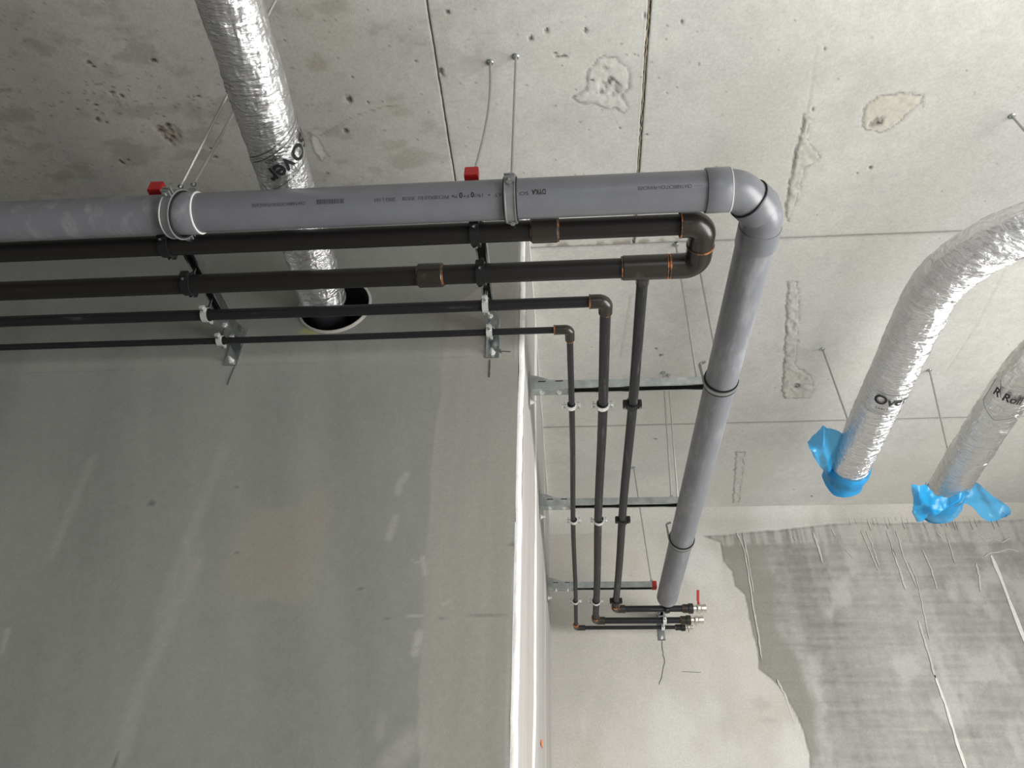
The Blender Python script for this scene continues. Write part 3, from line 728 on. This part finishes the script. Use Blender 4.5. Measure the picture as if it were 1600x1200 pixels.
# ------------------------------------------------------------------ brackets
CZ0, CZ1 = 1.636, 1.668
def bracket(label, foot, direction, length, capred=True, zlow=1.572):
    """foot: point on the wall at channel mid height; direction: unit vector away from the wall"""
    t = thing('wall_bracket', label, 'bracket', 'steel brackets carrying the pipes')
    d = Vector(direction); s = d.cross(Vector((0,0,1))); f = Vector(foot); zt = CZ1; zb = CZ0; w = .016; th = .0022
    def pr(profile, a, b, mb):           # profile in (side,z)
        mb.prism([tuple(s*p[0]+Vector((0,0,p[1]))) for p in profile], tuple(f+d*a), tuple(f+d*b))
    mb = MB()                            # channel open downwards with lips
    base = Vector((f.x, f.y, 0)); f = base
    pr([(-w,zt-th),(w,zt-th),(w,zt),(-w,zt)], .012, length, mb)
    for q in (-1, 1):
        pr([(q*w,zb),(q*(w-th),zb),(q*(w-th),zt-th),(q*w,zt-th)], .012, length, mb)
        pr([(q*(w-th),zb),(q*.011,zb),(q*.011,zb+th),(q*(w-th),zb+th)], .012, length, mb)
    mb.build('channel', m_zn, t, False)
    mb = MB(); pr([(-.0135,zt-.006),(.0135,zt-.006),(.0135,zt-.0025),(-.0135,zt-.0025)], .014, length-.002, mb); mb.build('channel_inside', m_dark, t, False)
    mb = MB(); pr([(-.021,zlow),(.021,zlow),(.021,1.708),(-.021,1.708)], 0, .005, mb); mb.build('base_plate', m_zn, t, False, bevel=.001)
    mb = MB()                            # tapered gusset sheets on both sides of the channel
    for q in (-1, 1):
        a = s*(q*(w+.0005)); b = s*(q*(w+.0025))
        prof = [d*.004+Vector((0,0,zb-.002)), d*.004+Vector((0,0,zt+.026)), d*.030+Vector((0,0,zt+.020)), d*.075+Vector((0,0,zt+.002)), d*.135+Vector((0,0,zt+.001)), d*.135+Vector((0,0,zb-.002))]
        mb.prism([tuple(p) for p in prof], tuple(f+a), tuple(f+b))
    pr([(-w-.0025,zb-.0045),(w+.0025,zb-.0045),(w+.0025,zb-.002),(-w-.0025,zb-.002)], .004, .135, mb)
    mb.build('gusset', m_zn, t, False)
    for q in (-1, 1):
        for a in (.045, .105):
            mb = MB(); mb.box(tuple(f+d*a+s*(q*(w+.0028))+Vector((0,0,zt-.004))), (abs(d.x)*.026+abs(s.x)*.001, abs(d.y)*.026+abs(s.y)*.001, .004))
            mb.build('slot', m_dark, t, False)
    for a in (.045, .105):
        o = MB(); c = f+d*a+Vector((0,0,zb-.0045)); o.lathe(c, (0,0,-1), [(0,0.0005),(0,.010),(.0015,.010),(.0015,.0075),(.007,.0075),(.007,.0005)], 6)
        o.lathe(c, (0,0,-1), [(.007,.0004),(.007,.004),(.010,.0035),(.010,.0004)], 10); o.build('bolt', m_znw, t, False)
    for zz_ in (zlow+.018, 1.690):
        c = f+d*.005+Vector((0,0,zz_)); o = MB().lathe(c, d, [(0,.0005),(0,.011),(.002,.011),(.002,.008),(.009,.008),(.009,.0045),(.020,.0045),(.020,.0005)], 6); o.build('anchor_bolt', m_znw, t, False)
    mb = MB(); pr([(-w-.002,zb-.002),(w+.002,zb-.002),(w+.002,zt+.002),(-w-.002,zt+.002)], length-.022, length+.003, mb) if capred else None
    if capred:
        c = mb.build('end_cap', m_red, t, False, bevel=.002); c['label'] = 'red plastic end cap'
    set_base(t, tuple(f+Vector((0,0,1.57))))
    return t
XA1, XA2 = -.230, -1.068
bracket('steel bracket on the front wall beside the corner, red cap behind the drain pipe', (XA1, YA, 0), (0,-1,0), YA-1.232, True, 1.550)
bracket('steel bracket on the front wall at far left, red cap behind the pipe socket', (XA2, YA, 0), (0,-1,0), YA-1.232, True, 1.550)
BY = (2.145, 2.965, 3.83)
bracket('steel cross bracket on the return wall nearest the camera, highest of three', (XB, BY[0], 0), (1,0,0), .645)
bracket('steel cross bracket on the return wall, middle one of three', (XB, BY[1], 0), (1,0,0), .625)
bracket('farthest steel cross bracket on the return wall, red cap beside the open pipe end', (XB, BY[2], 0), (1,0,0), .557)
XC = .482
bracket('short steel bracket on the back wall under the open drain pipe end', (XC, YC, 0), (0,-1,0), .44, False, 1.540)

# ------------------------------------------------------------------ clamps
def clamp(kind, c, axis, r, label, group=None, ztop=CZ0):
    t = thing('pipe_clamp', label, 'clamp', group or ('drain pipe clamps' if kind in ('strap', 'band') else 'small pipe clamps on the brackets'))
    ax = Vector(axis); s = ax.cross(Vector((0,0,1))); c = Vector(c)
    def obx(mb, side, z, al, ds, dz, da, off=0):
        ctr = c+s*side+Vector((0,0,z))+ax*off
        mb.box(tuple(ctr), (abs(s.x)*ds+abs(ax.x)*da, abs(s.y)*ds+abs(ax.y)*da, dz)); return mb
    if kind == 'steel':
        MB().lathe(c, ax, [(-.011,r+.0002),(-.012,r+.0035),(.012,r+.0035),(.011,r+.0002)], 32).build('rubber_lining', m_rub, t)
        MB().lathe(c, ax, [(-.009,r+.0032),(-.009,r+.0055),(.009,r+.0055),(.009,r+.0032)], 32).build('ring', m_znw, t)
        for q in (-1, 1):
            mb = MB(); obx(mb, q*(r+.012), .003, 0, .018, .002, .016); obx(mb, q*(r+.012), -.003, 0, .018, .002, .016)
            mb.build('lug', m_znw, t, False, bevel=.0005)
            MB().lathe(c+s*(q*(r+.013))+Vector((0,0,-.009)), (0,0,1), [(0,.0004),(0,.0045),(.004,.0045),(.004,.0022),(.024,.0022),(.024,.0004)], 10).build('screw', m_zn, t)
        MB().lathe(c+Vector((0,0,r+.005)), (0,0,1), [(0,.0004),(0,.008),(.008,.008),(.008,.004),(max(.01, ztop-c.z-r-.005),.004),(max(.01, ztop-c.z-r-.005),.0004)], 6).build('stud', m_zn, t)
    elif kind == 'plastic':
        prof = [(-.012,r+.0002),(-.012,r+.0055),(.012,r+.0055),(.012,r+.0002)]
        MB().lathe(c, ax, prof, 20).build('ring', m_rub, t, ang=20)
        for q in (-1, 1):
            mb = MB(); obx(mb, q*(r+.008), .0, 0, .014, .026, .024); mb.build('lug', m_rub, t, False, bevel=.002)
            MB().lathe(c+s*(q*(r+.009))+Vector((0,0,-.017)), (0,0,1), [(0,.0004),(0,.0038),(.004,.0038),(.004,.0004)], 8).build('screw', m_zn, t)
        MB().lathe(c+Vector((0,0,r+.005)), (0,0,1), [(0,.0004),(0,.009),(.01,.009),(.01,.0045),(max(.012, ztop-c.z-r-.005),.0045),(max(.012, ztop-c.z-r-.005),.0004)], 6).build('stud', m_zn, t)
    elif kind == 'band':                                # narrow rubber-lined band with one tall lug
        R1 = r+.001
        MB().lathe(c, ax, [(-.014,R1-.0008),(-.014,R1+.0042),(-.008,R1+.0042),(-.008,R1+.0025),(.008,R1+.0025),(.008,R1+.0042),(.014,R1+.0042),(.014,R1-.0008)], 48).build('rubber_lining', m_rub, t)
        MB().lathe(c, ax, [(-.0075,R1+.002),(-.0075,R1+.0045),(.0075,R1+.0045),(.0075,R1+.002)], 48).build('ring', m_str, t)
        o = MB().tube(arc_path(tuple(c+s*(-R1-.003)+Vector((0,0,.0))), tuple(c+s*(-R1-.008)+Vector((0,0,.075))), tuple(c+s*(-R1+.012)+Vector((0,0,.082))), .010, 6), .0045, 10).build('lug', m_str, t)
        mb = MB(); obx(mb, 0, R1+.020, 0, .026, .030, .024); mb.build('hanger_block', m_str, t, False, bevel=.002)
    else:                                               # wide strap for the grey drain pipe
        R1 = r+.001; w = .014
        MB().lathe(c, ax, [(-w-.003,R1-.0008),(-w-.003,R1+.0045),(w+.003,R1+.0045),(w+.003,R1-.0008)], 48).build('rubber_lining', m_rub, t)
        MB().lathe(c, ax, [(-w,R1+.003),(-w,R1+.0085),(-w+.003,R1+.0085),(-w+.004,R1+.006),(w-.004,R1+.006),(w-.003,R1+.0085),(w,R1+.0085),(w,R1+.003)], 48).build('ring', m_str, t)
        for q in (-1, 1):
            mb = MB(); obx(mb, q*(R1+.014), .005, 0, .022, .004, .026); obx(mb, q*(R1+.014), -.005, 0, .022, .004, .026)
            mb.build('lug', m_str, t, False, bevel=.001)
            MB().lathe(c+s*(q*(R1+.016))+Vector((0,0,-.016)), (0,0,1), [(0,.0004),(0,.007),(.006,.007),(.006,.0035),(.032,.0035),(.032,.0004)], 6).build('bolt', m_zn, t)
        mb = MB(); obx(mb, 0, R1+.020, 0, .026, .030, .024); mb.build('hanger_block', m_str, t, False, bevel=.002)
    set_base(t, tuple(c+Vector((0,0,r))))
    return t
spots = [(B1, r1, 'plastic', 'black plastic clamp on the upper thick black pipe'), (B2, r1, 'plastic', 'black plastic clamp on the lower thick black pipe'),
         (1.640, .0165, 'steel', 'bright zinc ring clamp on the medium black pipe'), (1.757, .0102, 'steel', 'bright small ring clamp on the thinnest horizontal pipe')]
for xa, wh in ((XA1, 'at the bracket near the corner'), (XA2, 'at the far left bracket')):
    for y, r, k, lb in spots: clamp(k, (xa, y, ZP), (1,0,0), r, lb+' '+wh)
bn_ = ('on the nearest cross bracket', 'on the middle cross bracket', 'on the farthest cross bracket')
for y, wh in zip(BY, bn_):
    for x, r, k, lb in ((TX, .0165, 'plastic', 'black square clamp holding the right-hand small pipe'), (.117, .0165, 'steel', 'pale ring clamp holding the middle small pipe'), (.012, .0102, 'steel', 'pale ring clamp holding the thinnest pipe by the wall')):
        clamp(k, (x, y, ZP), (0,1,0), r, lb+' '+wh)
for y, r, k, lb in ((3.935, .0165, 'plastic', 'black clamp on the upper valve pipe at the back wall bracket'), (4.095, .0165, 'steel', 'zinc clamp on the middle valve pipe at the back wall bracket'), (4.197, .0102, 'steel', 'small zinc clamp on the lowest valve pipe at the back wall')):
    clamp(k, (XC, y, ZP), (1,0,0), r, lb)
GC = []
for p, ax, rr, lb in ((X(-.128, GY), (1,0,0), .050, 'wide grey steel strap clamp around the drain pipe left of the bend'), (X(-.992, GY), (1,0,0), .0545, 'grey strap clamp with black edges at the drain pipe socket, far left'),
                  (X(.4955, 2.03), (0,1,0), .050, 'narrow black band clamp on the receding drain pipe near the nearest cross bracket'), (X(.480, 3.15), (0,1,0), .050, 'narrow black band clamp near the open end of the drain pipe')):
    t = clamp('strap' if ax[0] else 'band', p, ax, rr+(.0012 if p[0] < -.5 else 0), lb)
    if p[0] < -.5:                                       # this strap leans towards the socket
        t.rotation_euler = (0, .20, 0); t.location = Vector(p)+Vector((math.sin(.20), 0, math.cos(.20)))*rr

# ------------------------------------------------------------------ hanger rods
def rod(label, top, end, bow=0, r=.004, bdir=(1,0,0), cat='rod'):
    t = thing('hanger_rod', label, cat, 'hanger rods from the ceiling')
    A = Vector(top); B = Vector(end); b = Vector(bdir); n = 14
    MB().tube([tuple(A.lerp(B, k/n)+b*(bow*math.sin(math.pi*k/n))) for k in range(n+1)], r, 10).build('rod', m_rod, t)
    MB().lathe(A+Vector((0,0,.012)), (0,0,-1), [(0,.0005),(0,.011),(.012,.011),(.014,.0075),(.018,.006),(.018,.0005)], 12).build('anchor', m_zn, t)
    MB().lathe(B+Vector((0,0,.012)), (0,0,-1), [(0,.0005),(0,.0075),(.007,.0075),(.007,.0005)], 6).build('nut', m_zn, t)
    set_base(t, tuple(A)); return t
def C(u, v): p = onz(u, v); return (p[0], p[1], H-.004)
zt = CZ1+.001; zg = ZP+.086
rod('straight steel rod from the ceiling to the strap clamp left of the drain pipe bend', C(806, 88), (-.128, GY, zg))
rod('bowed steel rod from the ceiling to the red-capped bracket near the corner', C(766, 97), (XA1, 1.262, zt), .016)
rod('steel rod crossing behind the foil pipe to the far left bracket', C(441, -20), (*onz(281, 294, 1.665), 1.665))
rod('steel rod hidden at its top by the foil pipe, holding the far left strap clamp', C(404, 106), (*onz(301, 291, 1.655), 1.655))
rod('vertical steel rod from the ceiling to the end of the nearest cross bracket', (.445, 2.145, H-.004), (.445, 2.145, zt))
rod('slanting steel rod from the ceiling to the nearer clamp of the receding drain pipe', C(1089, 398), (.4955, 2.03, zg))
rod('steel rod from the ceiling to the end of the middle cross bracket', C(1036, 582), (.430, 2.965, zt))
rod('steel rod close beside the middle bracket rod, running to the farther drain pipe clamp', C(1044, 586), (.480, 3.15, zg))
rod('lone thin steel rod from the ceiling to the farthest cross bracket', C(990, 730), (.405, 3.83, zt))

# ------------------------------------------------------------------ foil-wrapped ducts
def foil(path, r, n, name, mat, par, seed, amp, folds):
    """wrinkled jacket around a path; dense tube displaced along the normal"""
    P = [Vector(p) for p in path]; L = [0]
    for a, b in zip(P, P[1:]): L.append(L[-1]+(b-a).length)
    step = .006; m = int(L[-1]/step); Q = []; j = 0
    for i in range(m+1):
        s_ = L[-1]*i/m
        while j < len(L)-2 and L[j+1] < s_: j += 1
        Q.append(P[j].lerp(P[j+1], (s_-L[j])/(L[j+1]-L[j])))
    mb = MB().tube([tuple(q) for q in Q], r, n, False)
    V = np.array(mb.v).reshape(m+1, n, 3); ctr = V.mean(1, keepdims=True); N = (V-ctr)/r
    th = 2*np.pi*np.arange(n)/n; sl = (np.arange(m+1)*L[-1]/m)[:, None]
    cx, cy = np.cos(th)[None], np.sin(th)[None]
    d = (fbm(cx*1.4+seed, cy*1.4, sl*5, 3)-.5)*amp*1.6
    w1 = vn(cx*2.2+3*seed, cy*2.2, sl*24+fbm(cx*3, cy*3, sl*8)*5); d += (np.sqrt(np.abs(w1-.5)))*-amp*folds*.9
    w2 = vn(cx*6+7*seed, cy*6, sl*50+fbm(cx*4, cy*4, sl*10)*7); d += (np.sqrt(np.abs(w2-.5)))*-amp*folds*.55
    w4 = fbm(cx*7+seed, cy*7+2, sl*14, 2); d += (np.sqrt(np.abs(w4-.5)))*-amp*folds*.5
    w3 = fbm(cx*3+seed, cy*3, sl*9, 3); d += np.where(np.abs(w3-.52) < .02, amp*.5, 0)
    V = V + N*d[..., None]
    mb.v = [tuple(p) for p in V.reshape(-1, 3)]
    return mb.build(name, mat, par, ang=70)
def lp(y): return -.745 - .060*(y-.5)/1.3       # left duct axis drifts slightly
ZL = 1.812
ld = thing('insulated_duct', 'foil-wrapped duct at left running behind the pipes into the wall sleeve', 'duct', 'foil-wrapped ducts')
foil([(lp(y), y, ZL) for y in np.linspace(.30, 1.835, 12)], .0775, 130, 'foil_jacket', m_foil, ld, 3.1, .0034, 1.2)
MB().tube([(lp(1.80), 1.80, ZL-.004), (lp(1.98)+.0, 1.98, ZL-.012), (lp(2.1), 2.10, ZL-.02)], [.062, .062, .062], 40).build('inner_duct', m_duct, ld)
MB().lathe((lp(1.835), 1.834, ZL), (0,1,0), [(0,.060),(0,.0765),(.006,.077),(.010,.072),(.010,.060)], 48).build('jacket_edge', m_foil2, ld)
def ycyl_decal(V, Fc, axf, z0, r, y0, phi0, sx, sy, mat, par, name='lettering', rot=0, off=(0,0)):
    c_, s_ = math.cos(rot), math.sin(rot)
    V = [((x+off[0])*c_-(y+off[1])*s_, (x+off[0])*s_+(y+off[1])*c_, 0) for x, y, _ in V]
    """text right runs around the duct (sx = +-1), text up along y (sy = +-1)"""
    decal(name, V, Fc, lambda x, y: (axf(y0+sy*y)+r*math.cos(phi0+sx*x/r), y0+sy*y, z0+r*math.sin(phi0+sx*x/r)), mat, par)
def line_quads(w, t, n=24):
    V = []; Fc = []
    for k in range(n+1): V += [(w*k/n, 0, 0), (w*k/n, t, 0)]
    for k in range(n): Fc.append((2*k, 2*k+1, 2*k+3, 2*k+2))
    return V, Fc
rL = .0790
yL = 1.188; RT = math.radians(24); pL = math.radians(8)
V, Fc = text_mesh('ISO', .084, .050, True); ycyl_decal(V, Fc, lp, ZL, rL, yL, pL, -1, 1, m_ink, ld, 'lettering', RT)
V, Fc = text_mesh('ver', .086, .040, True); ycyl_decal(V, Fc, lp, ZL, rL, yL, pL, -1, 1, m_ink, ld, 'lettering', RT, (.088, 0))
V, Fc = text_mesh('SAINT-GOBAIN', .100, .013, False); ycyl_decal(V, Fc, lp, ZL, rL, yL, pL, -1, 1, m_ink, ld, 'lettering', RT, (.050, -.021))
for dy in (-.043, -.028, .062):
    V, Fc = line_quads(.22, .0018); ycyl_decal(V, Fc, lp, ZL, rL, yL, pL, -1, 1, m_ink, ld, 'printed_line', RT, (-.02, dy))
set_base(ld, (lp(1), .9, ZL-.08))
# sleeve in the wall
sl_ = thing('wall_sleeve', 'pale-rimmed round sleeve in the wall, dark with shade inside, the foil duct ending in it', 'sleeve')
MB().lathe((HC[0], YA-.006, HC[1]), (0,1,0), [(0,.1165),(0,.1195),(.004,.1248),(.30,.1248),(.30,.1165)], 64).build('rim', m_slv, sl_)
MB().lathe((HC[0], YA-.003, HC[1]), (0,1,0), [(.004,.1145),(.001,.1163),(.30,.1164),(.30,.1145)], 64).build('liner', m_slvd, sl_)
MB().tube([(HC[0], YA+.296, HC[1]), (HC[0], YA+.30, HC[1])], .118, 48).build('shade_disc', m_slvd, sl_)  # added black disc standing for the dark space beyond the sleeve
set_base(sl_, (HC[0], YA, HC[1]-.12))

ZR1 = 1.765; rR = .0800
rd = thing('insulated_duct', 'foil duct bending in from the right edge, blue bag on its free end', 'duct', 'foil-wrapped ducts')
ccx = 1.150+.33
pth = [(1.171, 2.925, ZR1), (1.168, 2.8, ZR1), (1.150, 1.90, ZR1)]
for k in range(1, 13):
    a = math.pi + (math.pi/2)*k/12; pth.append((ccx+.33*math.cos(a), 1.90+.33*math.sin(a), ZR1))
pth += [(1.65, 1.565, ZR1), (2.3, 1.55, ZR1)]
foil(pth, rR, 110, 'foil_jacket', m_foil, rd, 8.3, .0034, 1.1)
f1 = lambda y: 1.150+.0205*(y-1.90)
V, Fc = text_mesh('Over', .125, .050, True); ycyl_decal(V, Fc, f1, ZR1, rR+.0036, 2.350, math.radians(-137), 1, -1, m_ink, rd)
V, Fc = text_mesh('SAINT', .045, .012, False); ycyl_decal(V, Fc, f1, ZR1, rR+.0036, 2.378, math.radians(-126), 1, -1, m_ink, rd)
for dy in (-.062, .046, .054):
    V, Fc = line_quads(.12, .0016); ycyl_decal(V, Fc, f1, ZR1, rR+.0036, 2.350+dy, math.radians(-140), 1, -1, m_ink, rd, 'printed_line')
MB().tube([(1.168, 2.80, ZR1), (1.168, 2.98, ZR1)], .066, 40).build('inner_duct', m_duct, rd)
set_base(rd, (1.16, 2.4, ZR1-.08))

ZR2 = 1.800; XR2 = 1.645
f2 = lambda y: XR2+.045*(y-2.6)
re_ = thing('insulated_duct', 'second foil duct cut by the right edge, blue bag spreading from its end', 'duct', 'foil-wrapped ducts')
p2 = [(f2(3.33), 3.33, ZR2), (f2(2.9), 2.9, ZR2), (f2(2.45), 2.45, ZR2), (1.655, 2.25, ZR2), (1.70, 2.10, ZR2), (1.80, 1.98, ZR2), (1.95, 1.90, ZR2), (2.4, 1.85, ZR2)]
# round the polyline
pp = [Vector(p) for p in p2]
for _ in range(3):
    q = [pp[0]]
    for a, b in zip(pp, pp[1:]): q += [a.lerp(b, .25), a.lerp(b, .75)]
    q.append(pp[-1]); pp = q
foil([tuple(p) for p in pp], .078, 110, 'foil_jacket', m_foil2, re_, 5.7, .0050, .8)
V, Fc = text_mesh('R Roll', .10, .042, True); ycyl_decal(V, Fc, f2, ZR2, .0805, 2.41, math.radians(-160), 1, -1, m_ink, re_)
def outl(pts, w=.0018):
    mb = MB()
    for (a, b), (c, d) in zip(pts, pts[1:]):
        n = 8; t = Vector((c-a, d-b)).normalized(); s = Vector((-t.y, t.x))*w/2
        for k in range(n):
            q = []
            for e in (k/n, (k+1)/n):
                for sg in (1, -1): q.append((a+(c-a)*e+s.x*sg, b+(d-b)*e+s.y*sg))
            vv = [(f2(y)+.0805*math.cos(x), y, ZR2+.0805*math.sin(x)) for x, y in ((math.radians(-160)+u/.0797, 2.45-v) for u, v in q)]
            mb.add(vv, [(0,1,3,2)])
    mb.build('printed_frame', m_ink, re_, False)
outl([(-.02,.10),(-.02,-.03),(.05,-.075),(.14,-.02),(.16,.10)]); outl([(.0,.12),(.03,.05),(.14,.03)])
MB().tube([(f2(3.2), 3.2, ZR2), (f2(3.36), 3.36, ZR2)], .064, 40).build('inner_duct', m_duct, re_)
set_base(re_, (XR2, 2.8, ZR2-.08))

def duct_rod(label, top, end):
    t = rod(label, top, end)
    e = Vector(end)
    o = MB().box((0, 0, 0), (.018, .016, .045), Matrix.Translation(e+Vector((0,0,-.012))) @ Matrix.Rotation(.25, 4, 'Y')).build('clip', m_rub, t, False, bevel=.002)
    o.location = Vector(o.location)-t.location
duct_rod('thin rod from the ceiling to the foil duct above its blue-bagged end', C(1285, 545), (1.150, 2.72, ZR1+.094))
duct_rod('thin rod between the two foil ducts, reaching the second duct', C(1452, 578), (1.650, 3.00, ZR2+.094))
duct_rod('short visible piece of rod at the top right edge of the ceiling', C(1581, 181), (1.535, 1.60, ZR1+.094))

# ------------------------------------------------------------------ blue plastic bags
def sheet(nu, nv, fn):
    mb = MB(); V = []
    for i in range(nu+1):
        for j in range(nv+1): V.append(fn(i/nu, j/nv))
    Fc = [(i*(nv+1)+j, (i+1)*(nv+1)+j, (i+1)*(nv+1)+j+1, i*(nv+1)+j+1) for i in range(nu) for j in range(nv)]
    return mb.add(V, Fc)
def crm(x, y, z, s=1, f=16): 
    return ((float(fbm(x*f, y*f, z*f, 3))-.5)*s, (float(fbm(x*f+40, y*f, z*f+9, 3))-.5)*s, (float(fbm(x*f, y*f+30, z*f+5, 3))-.5)*s)
b1 = thing('plastic_bag', 'blue plastic bag closed over the end of the foil duct nearer the middle', 'bag', 'blue bags on the duct ends')
ye = 2.905
def cap1(u, v):                                  # closed pouch continuing the duct
    a = 2*math.pi*u; L = .125
    if v < .6: rr = rR+.003+.003*math.sin(v*9); y = ye-.03+(v/.6)*L
    else:
        k = (v-.6)/.4; rr = (rR+.003)*math.cos(k*math.pi/2); y = ye-.03+L+.022*math.sin(k*math.pi/2)
    x = 1.172+rr*math.cos(a); z = ZR1+rr*math.sin(a); c = crm(x, y, z, .016*min(1, v*2))
    return (x+c[0], y+c[1], z+c[2])
sheet(72, 30, cap1).build('pouch', m_bag, b1, ang=180)
def loft(top, bot, z0, z1, bulge, seed, nu=44, nv=22, cr=.02):
    """film between two edge lines; z0 at the top edge, z1 at the bottom edge"""
    def ev(L, t):
        k = t*(len(L)-1); i = min(int(k), len(L)-2); f = k-i
        return (L[i][0]*(1-f)+L[i+1][0]*f, L[i][1]*(1-f)+L[i+1][1]*f)
    T = [onz(*p, z0) for p in top]; B = [onz(*p, z1) for p in bot]
    def fn(u, v):
        a = ev(T, u); b = ev(B, u); x = a[0]*(1-v)+b[0]*v; y = a[1]*(1-v)+b[1]*v
        z = z0*(1-v)+z1*v + bulge*math.sin(math.pi*v)*math.sin(math.pi*min(1, u+.1)) + .012*math.sin(u*11+seed)*math.sin(v*7)
        c = crm(x+seed, y, z, cr, 17); e = .35+.65*math.sin(math.pi*v)
        return (x+c[0]*e, y+c[1]*e, z+c[2]*1.6)
    return sheet(nu, nv, fn)
loft([(1262,690),(1276,677),(1286,664),(1293,671),(1303,672),(1314,676),(1332,690)], [(1263,694),(1270,710),(1278,722),(1286,735),(1294,748),(1304,757),(1330,766)], ZR1+.03, ZR1-.02, -.035, 1.3).build('flap', m_bag, b1, ang=180)
set_base(b1, (1.17, 3.05, ZR1-.08))
b2 = thing('plastic_bag', 'blue plastic bag spreading out from the duct at the right edge', 'bag', 'blue bags on the duct ends')
ye2 = 3.20
def sk2(u, v):                                   # sleeve around the duct end
    a = math.radians(140)+math.radians(260)*u
    rr = .082+.012*v; y = ye2-.03+.13*v+.02*math.sin(u*7)*v
    x = f2(y)+rr*math.cos(a); z = ZR2+rr*math.sin(a); c = crm(x, y, z, .024*(.2+v), 18)
    return (x+c[0], y+c[1], z+c[2])
sheet(60, 20, sk2).build('pouch', m_film, b2, ang=180)
loft([(1488,772),(1500,757),(1512,754),(1528,754),(1540,765),(1552,776),(1567,786),(1579,795)], [(1485,792),(1502,786),(1512,790),(1522,797),(1533,807),(1546,814),(1562,815),(1579,804)], ZR2+.02, ZR2-.03, .02, 4.1, 60, 22, .010).build('sheet', m_film, b2, ang=180)
loft([(1424,758),(1434,758),(1446,760),(1462,772),(1480,778),(1500,772),(1514,768)], [(1426,800),(1430,810),(1442,808),(1456,800),(1472,792),(1490,788),(1512,778)], ZR2-.085, ZR2-.095, -.03, 2.2, 60, 22, .03).build('bunch', m_bag, b2, ang=180)
set_base(b2, (XR2, 3.3, ZR2-.08))
